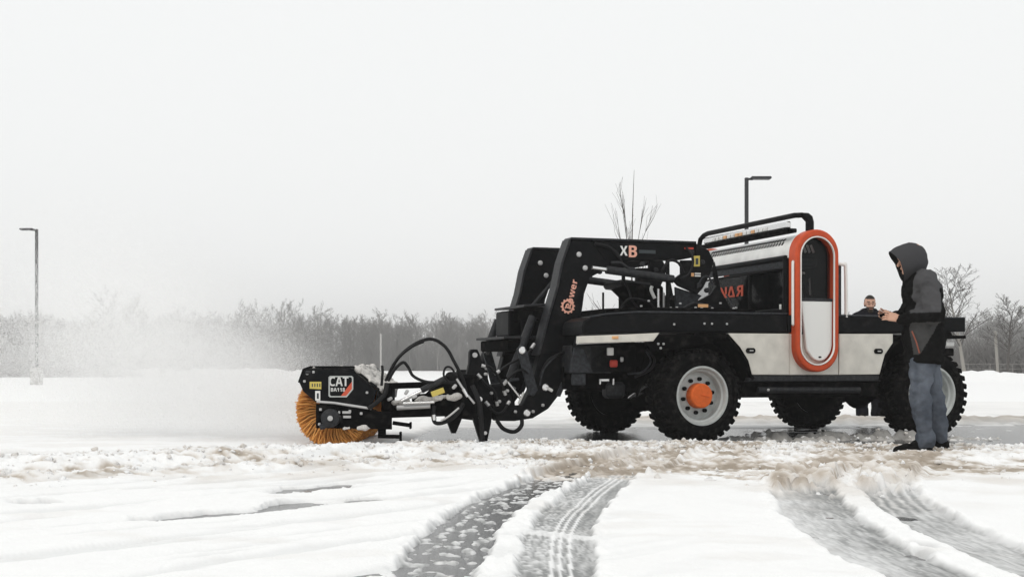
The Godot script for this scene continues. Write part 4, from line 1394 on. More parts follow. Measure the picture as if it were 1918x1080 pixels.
	for v in [0.66]:
		plate(T, "coupler_cheek", M.black, [-2.115, 0.87, -2.10, 0.895, -2.04, 0.895, -2.02, 0.86, -1.93, 0.61, -1.88, 0.44, -1.90, 0.20, -1.94, 0.02, -1.965, -0.0, -2.005, 0.01, -2.07, 0.21, -2.16, 0.59, -2.12, 0.76], v, v + 0.06, 0.008)
		bar(T, "cheek_pin", M.bolt, [Vector3(-2.07, 0.84, -v + 0.02), Vector3(-2.07, 0.84, -v - 0.08)], 0.024, 12)
		bar(T, "cheek_pin", M.chrome, [Vector3(-1.965, 0.10, -v + 0.012), Vector3(-1.965, 0.10, -v - 0.08)], 0.018, 10)
		bar(T, "cheek_pin", M.chrome, [Vector3(-2.02, 0.42, -v + 0.012), Vector3(-2.02, 0.42, -v - 0.08)], 0.026, 12)
	bar(T, "coupler_tube", M.dull_black, [Vector3(-2.02, 0.62, -0.70), Vector3(-2.02, 0.62, -1.64)], 0.06, 14)
	bar(T, "coupler_tube", M.dull_black, [Vector3(-1.98, 0.32, -0.70), Vector3(-1.98, 0.32, -1.64)], 0.06, 14)
	block(T, "coupler_plate", M.dull_black, Vector3(-1.93, 0.45, -1.15), Vector3(0.05, 0.5, 0.9), 0.01, Vector3(0, 0, 0.08))
	block(T, "coupler_body", M.black, Vector3(-1.77, 0.40, -0.78), Vector3(0.24, 0.34, 0.2), 0.03, Vector3(0, 0, 0.1))
	block(T, "latch_arm", M.grey_steel, Vector3(-1.72, 0.60, -0.66), Vector3(0.20, 0.03, 0.03), 0.008, Vector3(0, 0, 0.1))
	bar(T, "latch_rod", M.chrome, [Vector3(-1.76, 0.60, -0.63), Vector3(-1.62, 0.43, -0.63)], 0.014, 8)
	for k in 3:
		block(T, "latch_tooth", M.white, Vector3(-1.60 + k * 0.045, 0.43 - k * 0.05, -0.66), Vector3(0.022, 0.12 - k * 0.025, 0.02), 0.006, Vector3(0, 0, -0.45))
	# hoses on the boom
	bar(T, "hose", M.hose, [Vector3(-1.86, 0.22, -0.62), Vector3(-1.80, 0.14, -0.60), Vector3(-1.69, 0.11, -0.60), Vector3(-1.61, 0.17, -0.62), Vector3(-1.60, 0.26, -0.66)], 0.020, 8, true)
	bar(T, "hose", M.hose, [Vector3(-1.42, 0.62, -0.62), Vector3(-1.36, 0.78, -0.58), Vector3(-1.22, 0.86, -0.57), Vector3(-1.12, 0.88, -0.60)], 0.016, 8, true)
	bar(T, "hose", M.grey_steel, [Vector3(-1.43, 0.55, -0.60), Vector3(-1.40, 0.70, -0.575), Vector3(-1.28, 0.83, -0.565), Vector3(-1.17, 0.88, -0.60)], 0.009, 8, true)
	bar(T, "hose", M.hose, [Vector3(-0.86, 1.93, -0.605), Vector3(-0.72, 1.90, -0.59), Vector3(-0.62, 1.82, -0.58), Vector3(-0.58, 1.74, -0.58)], 0.016, 8, true)
	bar(T, "hose", M.hose, [Vector3(-0.16, 1.68, -0.56), Vector3(-0.08, 1.78, -0.55), Vector3(0.02, 1.76, -0.55), Vector3(0.08, 1.66, -0.55)], 0.014, 8, true)
	bar(T, "hose", M.hose, [Vector3(0.04, 1.60, -0.55), Vector3(0.14, 1.66, -0.55), Vector3(0.18, 1.80, -0.55), Vector3(0.12, 1.92, -0.58)], 0.014, 8, true)
	bar(T, "hose", M.grey_steel, [Vector3(0.25, 1.52, -0.59), Vector3(0.30, 1.62, -0.58), Vector3(0.37, 1.63, -0.58), Vector3(0.42, 1.56, -0.59)], 0.010, 8, true)
	for h in [
		[[-2.02, 0.74, 0.60], [-1.93, 0.72, 0.58], [-1.84, 0.60, 0.58], [-1.78, 0.46, 0.60]],
		[[-2.06, 0.66, 0.60], [-1.98, 0.56, 0.57], [-1.90, 0.50, 0.58], [-1.86, 0.36, 0.60]],
		[[-1.98, 0.40, 0.60], [-1.90, 0.30, 0.57], [-1.82, 0.30, 0.57], [-1.74, 0.40, 0.60]],
		[[-1.80, 0.56, 0.60], [-1.72, 0.66, 0.56], [-1.62, 0.70, 0.56], [-1.52, 0.62, 0.60]],
		[[-1.45, 0.95, 0.70], [-1.55, 0.84, 0.66], [-1.72, 0.76, 0.64], [-1.88, 0.66, 0.62]],
		[[-2.10, 0.52, 0.62], [-2.16, 0.40, 0.58], [-2.10, 0.30, 0.57], [-2.02, 0.24, 0.60]],
	]:
		var pts := []
		for q in h: pts.append(Vector3(q[0], q[1], -q[2]))
		bar(T, "hose", M.hose, pts, 0.013, 8, true)
		bar(T, "hose_fitting", M.bolt, [pts[0], (pts[0] as Vector3).lerp(pts[1], 0.4)], 0.017, 8)
		bar(T, "hose_fitting", M.bolt, [pts[3], (pts[3] as Vector3).lerp(pts[2], 0.3)], 0.017, 8)
	for q in [[-1.98, 0.66], [-1.92, 0.48], [-1.84, 0.40], [-1.76, 0.50], [-1.68, 0.30], [-1.50, 0.30], [-1.40, 0.36]]:
		block(T, "bolt", M.bolt, Vector3(q[0], q[1], -0.60), Vector3(0.03, 0.03, 0.03), 0.008)
	# decals and lettering
	var face := -0.62 + 0.006
	plate(T, "warning_decal", M.yellow, [0.225, 1.735, 0.29, 1.738, 0.29, 1.845, 0.225, 1.842], 0.612, 0.6205, 0.001)
	plate(T, "warning_decal", M.print_grey, [0.242, 1.755, 0.272, 1.757, 0.272, 1.82, 0.242, 1.818], 0.609, 0.6125, 0.001)
	plate(T, "small_decal", M.white, [0.235, 1.66, 0.30, 1.66, 0.30, 1.672, 0.235, 1.672], 0.612, 0.6205, 0.001)
	plate(T, "small_decal", M.white, [0.235, 1.635, 0.30, 1.635, 0.30, 1.65, 0.235, 1.65], 0.612, 0.6205, 0.001)
	plate(T, "small_decal", M.amber, [0.195, 1.635, 0.225, 1.635, 0.225, 1.67, 0.195, 1.67], 0.612, 0.6205, 0.001)
	plate(T, "red_decal", M.red, [0.12, 1.905, 0.22, 1.908, 0.22, 1.925, 0.12, 1.922], 0.612, 0.6205, 0.001)
	words(T, "letter", "X", 0.095, M.white, Vector3(-0.545, 1.868, face), Vector3.ZERO, 1.0)
	words(T, "letter", "B", 0.115, M.print_peach, Vector3(-0.45, 1.864, face), Vector3.ZERO, 1.1)
	plate(T, "faded_strip", M.print_grey, [-0.38, 1.85, -0.20, 1.85, -0.20, 1.885, -0.38, 1.885], 0.612, 0.6165, 0.001)
	# cog emblem with a word running up the leg
	var g := MB.new()
	var teeth := PackedVector2Array()
	var hole := PackedVector2Array()
	for k in 48:
		var a := TAU * k / 48.0
		teeth.append(Vector2(cos(a), sin(a)) * (0.075 if (k / 2) % 2 == 0 else 0.062))
		hole.append(Vector2(cos(a), sin(a)) * 0.047)
	g.xf = Transform3D(Basis(), Vector3(-1.135, 1.315, -0.62))
	g.ring(teeth, hole, -0.004, 0.006, 0.001)
	put("cog_emblem", g, M.print_peach, T)
	words(T, "emblem_word", "Power", 0.062, M.print_peach, Vector3(-1.098, 1.43, face), Vector3(0, 0, deg_to_rad(76)), 1.15, 800)
	var e := MB.new()
	e.tube([Vector3(-1.165, 1.295, face), Vector3(-1.135, 1.34, face), Vector3(-1.12, 1.29, face), Vector3(-1.10, 1.345, face)], 0.008, 5)
	put("emblem_mark", e, M.print_peach, T)

func deck_gear(T: Node3D) -> void:
	plate(T, "engine_cover", M.dull_black, [-0.92, 1.20, -0.86, 1.285, -0.35, 1.305, 0.75, 1.30, 0.75, 1.22], 0.30, 1.9, 0.012)
	block(T, "engine", M.dull_black, Vector3(-0.07, 1.42, -1.25), Vector3(0.26, 0.30, 0.6), 0.03)
	block(T, "engine_head", M.black, Vector3(-0.20, 1.57, -1.3), Vector3(0.34, 0.08, 0.5), 0.03, Vector3(0, 0, -0.1))
	plate(T, "engine_fin", M.dull_black, [-0.22, 1.30, -0.47, 1.52, -0.25, 1.60, 0.0, 1.52, 0.05, 1.30], 1.05, 1.12)
	block(T, "air_filter", M.black, Vector3(0.32, 1.37, -1.2), Vector3(0.3, 0.2, 0.4), 0.05)
	bar(T, "exhaust", M.steel_black, [Vector3(-0.60, 1.30, -1.0), Vector3(-0.60, 1.48, -1.0)], 0.012, 6)
	bar(T, "pipe", M.chrome, [Vector3(-0.05, 1.30, -0.86), Vector3(-0.05, 1.52, -0.86)], 0.015, 8)
	bar(T, "pipe", M.bolt, [Vector3(0.0, 1.30, -0.84), Vector3(0.0, 1.48, -0.84)], 0.012, 8)
	bar(T, "pipe", M.white, [Vector3(-0.12, 1.42, -0.80), Vector3(-0.16, 1.50, -0.80), Vector3(-0.15, 1.54, -0.80)], 0.018, 8, true)
	bar(T, "cable", M.hose, [Vector3(-0.55, 1.30, -0.7), Vector3(-0.45, 1.40, -0.7), Vector3(-0.25, 1.38, -0.7), Vector3(-0.15, 1.29, -0.7)], 0.010, 6, true)
	bar(T, "cable", M.hose, [Vector3(-0.5, 1.62, -0.75), Vector3(-0.42, 1.50, -0.78), Vector3(-0.38, 1.40, -0.78), Vector3(-0.3, 1.30, -0.78)], 0.010, 6, true)
	bar(T, "cable", M.steel_black, [Vector3(0.02, 1.29, -0.5), Vector3(0.16, 1.36, -0.5), Vector3(0.33, 1.33, -0.5), Vector3(0.42, 1.28, -0.5)], 0.012, 6, true)
	block(T, "amber_decal", M.amber, Vector3(0.16, 1.325, -0.295), Vector3(0.11, 0.032, 0.008), 0.002)
	var rng := RandomNumberGenerator.new()
	rng.seed = 3
	for k in 12:
		block(T, "clip", M.bolt, Vector3(-0.5 + k * 0.10 + rng.randf() * 0.04, 1.30 + rng.randf() * 0.02 + (0.05 if k % 4 == 1 else 0.0), -0.28 - rng.randf() * 0.2), Vector3(0.024, 0.018, 0.02), 0.005)
	bar(T, "windscreen_wiper", M.grey_steel, [Vector3(0.92, 1.50, -1.22), Vector3(0.92, 1.28, -0.95)], 0.010, 6)

# ---------------------------------------------------------------- rotary snow broom on the coupler
func broom() -> void:
	var T := thing("snow_broom", Vector3(-1.497, 0, -11.55))
	tag(T, "black rotary snow broom with orange bristles mounted ahead of the truck", "snow broom")
	var rng := RandomNumberGenerator.new()
	rng.seed = 12
	# brush: bristles round a core, flared at the near end
	var b := MB.new()
	var cc := Vector3(-0.10, 0.338, 0)
	for k in 15000:
		var z := 0.05 - 1.70 * (k / 15000.0)
		var tilt := rng.randfn(0, 0.02)
		if k < 6000:
			z = 0.05 - 0.26 * pow(k / 6000.0, 0.8)
			tilt = 0.07 * (1.0 - k / 6000.0) + rng.randfn(0, 0.03)
		z = lerpf(z, roundf(z / 0.055) * 0.055, 0.5)
		var a := rng.randf() * TAU
		a = lerpf(a, roundf(a / 0.13) * 0.13, 0.4)
		var d := Vector3(cos(a), sin(a), 0)
		var tg := Vector3(-sin(a), cos(a), 0)
		var len := 0.342 + rng.randfn(0, 0.007) - maxf(0.0, tilt) * 0.25
		var mid := d * 0.22 + tg * 0.01 + Vector3(0, 0, tilt * 0.45)
		var tip := d * len + tg * (0.05 + rng.randfn(0, 0.02)) + Vector3(0, 0, tilt)
		if tip.y < -0.328: tip.y = -0.328 + rng.randf() * 0.015
		var tone := rng.randf()
		var st := 0.5 + 0.5 * sin(a * 24.0 + rng.randf())
		b.col = Color(0.92, 0.47, 0.14).lerp(Color(0.66, 0.28, 0.07), clampf(tone * 0.6 + st * 0.4, 0.0, 1.0))
		var o := cc + Vector3(0, 0, z)
		b.tube([o + d * 0.12, o + mid, o + tip], [0.006, 0.006, 0.005], 3, false)
	tag(put("bristles", b, M.bristle, T), "orange radial bristles of the rotary brush", "", "", "stuff")
	bar(T, "brush_core", M.dull_black, [Vector3(-0.1, 0.338, 0.08), Vector3(-0.1, 0.338, -1.68)], 0.14, 24)
	# hood: near end plate, curved cover, far end plate
	var pl := [-0.348, 0.689, -0.335, 0.712, 0.086, 0.712, 0.115, 0.670, 0.296, 0.522, 0.267, 0.426, 0.243, 0.369, -0.243, 0.412, -0.358, 0.512, -0.391, 0.588, -0.372, 0.646]
	var p := MB.new()
	p.slab(P(pl), 0.16, 0.185, 0.006)
	put("hood_plate", p, M.black, T)
	var p2 := MB.new()
	p2.slab(P(pl), -1.75, -1.72, 0.006)
	put("hood_plate", p2, M.black, T)
	put("hood_cover", sheet([Vector2(-0.39, 0.585), Vector2(-0.35, 0.70), Vector2(-0.30, 0.716), Vector2(0.086, 0.716), Vector2(0.118, 0.675), Vector2(0.30, 0.525), Vector2(0.28, 0.42)], 0.02, 1.72, -0.16), M.black, T)
	block(T, "hood_hinge", M.steel_black, Vector3(-0.31, 0.68, 0.20), Vector3(0.05, 0.03, 0.03), 0.008)
	for q in [Vector2(-0.265, 0.682), Vector2(-0.32, 0.668), Vector2(-0.345, 0.60), Vector2(0.21, 0.50)]:
		block(T, "bolt", M.bolt, Vector3(q.x, q.y, 0.192), Vector3(0.022, 0.022, 0.014), 0.006)
	# end box with the drive motor
	var bx := MB.new()
	bx.slab(P([-0.243, 0.40, 0.25, 0.362, 0.30, 0.335, 0.429, 0.326, 0.429, 0.173, 0.24, 0.178, -0.243, 0.185]), 0.15, 0.20, 0.006)
	put("drive_box", bx, M.dull_black, T)
	var mo := MB.new()
	mo.lathe(Vector3(-0.11, 0.275, 0.20), [Vector2(0.085, 0.0), Vector2(0.082, 0.05), Vector2(0.05, 0.065), Vector2(0.022, 0.07), Vector2(0.0, 0.07)], 24)
	put("drive_motor", mo, M.steel_black, T)
	var mb := MB.new()
	mb.lathe(Vector3(-0.105, 0.275, 0.27), [Vector2(0.024, -0.01), Vector2(0.024, 0.008), Vector2(0.0, 0.012)], 10)
	put("motor_bolt", mb, M.bolt, T)
	block(T, "motor_guard", M.grey_steel, Vector3(-0.14, 0.215, 0.22), Vector3(0.14, 0.05, 0.03), 0.012, Vector3(0, 0, 0.35))
	for q in [[0.0, 0.325, 0.075], [0.005, 0.285, 0.07], [-0.065, 0.325, 0.018], [-0.065, 0.285, 0.018]]:
		block(T, "slot_plate", M.bolt, Vector3(q[0] + 0.03, q[1], 0.203), Vector3(q[2], 0.022, 0.008), 0.002)
	for q in [Vector2(0.16, 0.315), Vector2(-0.2, 0.35), Vector2(-0.21, 0.22), Vector2(0.06, 0.335)]:
		block(T, "bolt", M.bolt, Vector3(q.x, q.y, 0.205), Vector3(0.024, 0.024, 0.014), 0.006)
	bar(T, "edge_strip", M.bolt, [Vector3(-0.235, 0.42, 0.198), Vector3(-0.08, 0.408, 0.198), Vector3(0.25, 0.358, 0.198)], 0.012, 8)
	# maker's plate and small labels
	var rim := MB.new()
	var oc := PackedVector2Array([Vector2(-0.120, 0.648), Vector2(0.075, 0.648), Vector2(0.088, 0.636), Vector2(0.088, 0.53), Vector2(0.03, 0.458), Vector2(-0.120, 0.458), Vector2(-0.132, 0.47), Vector2(-0.132, 0.636)])
	var ic := PackedVector2Array()
	for q in oc: ic.append(Vector2(-0.022, 0.555) + (q - Vector2(-0.022, 0.555)) * Vector2(0.89, 0.88))
	rim.ring(oc, ic, 0.18, 0.190, 0.003)
	put("badge_rim", rim, M.rim, T)
	words(T, "badge_word", "CAT", 0.082, M.print_white, Vector3(-0.042, 0.597, 0.188), Vector3.ZERO, 0.86, 900)
	words(T, "badge_word", "BA118", 0.032, M.print_white, Vector3(-0.05, 0.525, 0.188), Vector3.ZERO, 1.0, 800)
	var sw := MB.new()
	sw.slab(P([-0.022, 0.470, 0.025, 0.470, 0.078, 0.535, 0.078, 0.60]), 0.184, 0.1885, 0.001)
	put("badge_flash", sw, M.print_red, T)
	var yl := MB.new()
	yl.slab(P([-0.30, 0.535, -0.196, 0.53, -0.196, 0.596, -0.30, 0.596]), 0.183, 0.1875, 0.001)
	put("yellow_label", yl, M.yellow, T)
	for k in 4:
		block(T, "label_print", M.print_grey, Vector3(-0.275 + k * 0.022, 0.565, 0.188), Vector3(0.010, 0.03, 0.002), 0.0005)
	var wl := MB.new()
	wl.slab(P([-0.250, 0.43, -0.205, 0.427, -0.205, 0.515, -0.250, 0.515]), 0.183, 0.1875, 0.001)
	put("white_label", wl, M.white, T)
	block(T, "label_print", M.print_grey, Vector3(-0.227, 0.47, 0.188), Vector3(0.018, 0.05, 0.002), 0.0005)
	# snow lying on the hood and the frame
	var bones := []
	for k in 150:
		var t := rng.randf()
		var q := Vector2(0.09, 0.72).lerp(Vector2(0.33, 0.52), t) if k > 24 else Vector2(-0.28, 0.722).lerp(Vector2(0.09, 0.724), t)
		var z := rng.randf_range(-1.5, 0.15)
		if k % 3 == 0: z = rng.randf_range(0.0, 0.16)
		var r := rng.randf_range(0.012, 0.034) if k > 24 else rng.randf_range(0.006, 0.014)
		bones.append([Vector3(q.x, q.y, z), Vector3(q.x + 0.03, q.y - 0.02, z - 0.12), r, r * 0.8])
	for k in 16:
		var x := rng.randf_range(0.40, 1.0)
		bones.append([Vector3(x, 0.40 + (x - 0.4) * 0.1, -0.05), Vector3(x + 0.06, 0.41 + (x - 0.4) * 0.1, -0.12), 0.02, 0.015])
	for k in 10:
		var x := rng.randf_range(0.0, 0.22)
		bones.append([Vector3(x, 0.185, 0.205), Vector3(x + 0.03, 0.185, 0.2), 0.012 + rng.randf() * 0.01, 0.01])
	var snowy := body(bones, 0.014, 0.02, func(_p, _n): return Color(1, 1, 1), 0.03, 6)
	tag(put("snow_cap", snowy, M.dirty, T), "grimy snow lying on the hood and frame", "", "", "stuff")
	# mounting frame
	block(T, "frame_beam", M.dull_black, Vector3(0.72, 0.325, -0.25), Vector3(0.85, 0.11, 0.12), 0.012, Vector3(0, 0, 0.03))
	block(T, "frame_beam", M.dull_black, Vector3(0.88, 0.43, -0.35), Vector3(0.62, 0.14, 0.12), 0.012, Vector3(0, 0, 0.10))
	block(T, "frame_beam", M.dull_black, Vector3(0.72, 0.33, -1.1), Vector3(0.8, 0.11, 0.12), 0.012)
	block(T, "frame_tower", M.dull_black, Vector3(0.36, 0.45, -0.2), Vector3(0.10, 0.26, 0.3), 0.02)
	block(T, "frame_tower", M.dull_black, Vector3(1.10, 0.46, -0.35), Vector3(0.16, 0.40, 0.5), 0.03)
	plate(T, "swing_plate", M.dull_black, [0.62, 0.40, 0.78, 0.56, 0.95, 0.60, 1.12, 0.56, 1.12, 0.38, 0.8, 0.36], 0.2, 0.23)
	bar(T, "top_link", M.dull_black, [Vector3(0.40, 0.555, -0.1), Vector3(0.74, 0.565, -0.1)], 0.028, 10)
	bar(T, "angle_cylinder", M.chrome, [Vector3(0.50, 0.42, 0.0), Vector3(0.86, 0.60, 0.0)], 0.016, 10)
	bar(T, "angle_cylinder", M.steel_black, [Vector3(0.68, 0.515, 0.0), Vector3(0.90, 0.625, 0.0)], 0.028, 10)
	bar(T, "angle_rod", M.chrome, [Vector3(0.52, 0.40, 0.05), Vector3(0.80, 0.41, 0.05)], 0.013, 8)
	bar(T, "angle_rod", M.bolt, [Vector3(0.46, 0.36, 0.02), Vector3(0.76, 0.375, 0.02)], 0.022, 8)
	for k in 4:
		var x: float = [0.40, 0.55, 0.62, 0.98][k]
		block(T, "clamp", M.bolt, Vector3(x, [0.44, 0.50, 0.46, 0.55][k], 0.06), Vector3(0.05, 0.03, 0.03), 0.008, Vector3(0, 0, [0.5, 1.0, 0.4, 0.8][k]))
	block(T, "yellow_label", M.yellow, Vector3(0.83, 0.50, 0.045), Vector3(0.12, 0.05, 0.01), 0.003, Vector3(0, 0, 0.35))
	# parking stands
	for s in [[Vector3(0.43, 0.228, 0.10), Vector3(0.59, 0.205, 0.10), 0.06], [Vector3(0.30, 0.108, 0.10), Vector3(0.50, 0.104, 0.10), 0.09]]:
		bar(T, "stand_arm", M.dull_black, [s[0], s[1]], 0.018, 8)
		block(T, "stand_foot", M.dull_black, s[1], Vector3(0.016, s[2], 0.10), 0.004)
	block(T, "stand_bracket", M.dull_black, Vector3(0.33, 0.16, 0.06), Vector3(0.07, 0.12, 0.06), 0.01)
	# hoses
	bar(T, "hose", M.hose, [Vector3(0.375, 0.62, 0.02), Vector3(0.46, 0.795, 0.0), Vector3(0.605, 0.925, -0.02), Vector3(0.76, 0.98, -0.04), Vector3(0.89, 0.912, -0.05), Vector3(0.975, 0.77, -0.06), Vector3(1.05, 0.62, -0.06), Vector3(1.08, 0.50, -0.08)], 0.0155, 8, true)
	bar(T, "hose", M.hose, [Vector3(0.36, 0.60, 0.06), Vector3(0.45, 0.78, 0.03), Vector3(0.59, 0.905, 0.0), Vector3(0.70, 0.955, -0.03)], 0.012, 8, true)
	bar(T, "hose", M.hose, [Vector3(0.385, 0.60, 0.08), Vector3(0.45, 0.71, 0.08), Vector3(0.52, 0.768, 0.06), Vector3(0.566, 0.722, 0.05), Vector3(0.61, 0.645, 0.04), Vector3(0.72, 0.595, 0.02), Vector3(0.86, 0.588, 0.0), Vector3(1.0, 0.585, -0.05)], 0.0145, 8, true)
	bar(T, "hose", M.hose, [Vector3(0.94, 0.58, 0.04), Vector3(0.885, 0.65, 0.05), Vector3(0.90, 0.72, 0.05), Vector3(0.95, 0.72, 0.05), Vector3(1.0, 0.64, 0.04), Vector3(1.06, 0.52, 0.02)], 0.010, 8, true)
	bar(T, "hose", M.hose, [Vector3(0.38, 0.58, 0.12), Vector3(0.36, 0.48, 0.16), Vector3(0.28, 0.40, 0.2), Vector3(0.22, 0.36, 0.21)], 0.022, 8, true)
	bar(T, "hose", M.hose, [Vector3(0.80, 0.38, 0.05), Vector3(0.79, 0.28, 0.06), Vector3(0.815, 0.225, 0.07), Vector3(0.90, 0.235, 0.07), Vector3(1.0, 0.30, 0.05), Vector3(1.06, 0.40, 0.02)], 0.018, 8, true)
	bar(T, "hose", M.bolt, [Vector3(0.86, 0.245, 0.09), Vector3(0.93, 0.285, 0.09), Vector3(1.02, 0.36, 0.06)], 0.009, 8, true)
	bar(T, "hose_fitting", M.chrome, [Vector3(0.795, 0.30, 0.07), Vector3(0.80, 0.25, 0.07)], 0.020, 8)
	bar(T, "hose", M.bolt, [Vector3(1.0, 0.62, 0.05), Vector3(1.08, 0.50, 0.06), Vector3(1.16, 0.40, 0.08)], 0.010, 8, true)
	bar(T, "hose_fitting", M.chrome, [Vector3(1.06, 0.53, 0.07), Vector3(1.10, 0.46, 0.07)], 0.016, 8)
	bar(T, "hose", M.hose, [Vector3(0.335, 0.56, 0.15), Vector3(0.345, 0.68, 0.15), Vector3(0.34, 0.74, 0.15)], 0.012, 8)
	bar(T, "hose", M.hose, [Vector3(1.14, 0.56, 0.05), Vector3(1.20, 0.42, 0.08), Vector3(1.22, 0.25, 0.08), Vector3(1.23, 0.06, 0.06)], 0.022, 8, true)
# ---------------------------------------------------------------- people
func finger(base: Vector3, dir: Vector3, curl: Vector3, len: float, r: float) -> Array:
	var a := base + dir * len * 0.45
	var d2 := (dir + curl * 0.7).normalized()
	var b := a + d2 * len * 0.32
	var d3 := (dir + curl * 1.6).normalized()
	var c := b + d3 * len * 0.25
	return [[base, a, r, r * 0.95], [a, b, r * 0.95, r * 0.88], [b, c, r * 0.88, r * 0.78]]

func hand(wrist: Vector3, fwd: Vector3, palm: Vector3, s: float) -> Array:
	# fwd: from wrist to fingers; palm: the way the palm faces; the thumb leaves on the side s * fwd x palm
	var side := fwd.cross(palm).normalized() * s
	var out := [[wrist, wrist + fwd * 0.03, 0.026, 0.026]]
	for k in 4:
		var off := side * (0.030 - 0.020 * k)
		out.append([wrist + fwd * 0.02 + off * 0.6, wrist + fwd * 0.085 + off, 0.015, 0.012])
		out.append_array(finger(wrist + fwd * 0.088 + off, (fwd + side * (0.10 - 0.07 * k)).normalized(), palm, [0.072, 0.080, 0.074, 0.058][k], 0.0088))
	var tb := wrist + fwd * 0.03 + side * 0.026 + palm * 0.008
	out.append([tb, tb + (fwd * 0.6 + side * 0.5 + palm * 0.5).normalized() * 0.035, 0.013, 0.011])
	var t2 := tb + (fwd * 0.6 + side * 0.5 + palm * 0.5).normalized() * 0.035
	out.append([t2, t2 + (fwd * 0.8 + palm * 0.45 + side * 0.05).normalized() * 0.034, 0.0105, 0.0085])
	return out

# a head that looks along -x, its centre at the origin
func head_bones() -> Array:
	return [
		[Vector3(0.015, 0.035, 0), Vector3(0.03, 0.03, 0), 0.088, 0.088, Vector3(1.05, 1.05, 0.86)],
		[Vector3(-0.04, -0.04, 0), Vector3(-0.055, -0.085, 0), 0.055, 0.040, Vector3(1, 1, 0.95)],
		[Vector3(-0.083, 0.012, 0), Vector3(-0.112, -0.022, 0), 0.009, 0.014],
		[Vector3(-0.080, 0.032, 0.03), Vector3(-0.080, 0.032, -0.03), 0.016, 0.016],
		[Vector3(-0.092, -0.055, 0.018), Vector3(-0.092, -0.055, -0.018), 0.011, 0.011],
		[Vector3(-0.080, -0.095, 0.012), Vector3(-0.080, -0.095, -0.012), 0.019, 0.019],
		[Vector3(0.012, 0.008, 0.066), Vector3(0.012, -0.028, 0.064), 0.013, 0.010],
		[Vector3(0.012, 0.008, -0.066), Vector3(0.012, -0.028, -0.064), 0.013, 0.010],
	]

func turned(bones: Array, t: Transform3D) -> Array:
	var out := []
	for b in bones:
		var c: Array = b.duplicate()
		c[0] = t * b[0]
		c[1] = t * b[1]
		out.append(c)
	return out

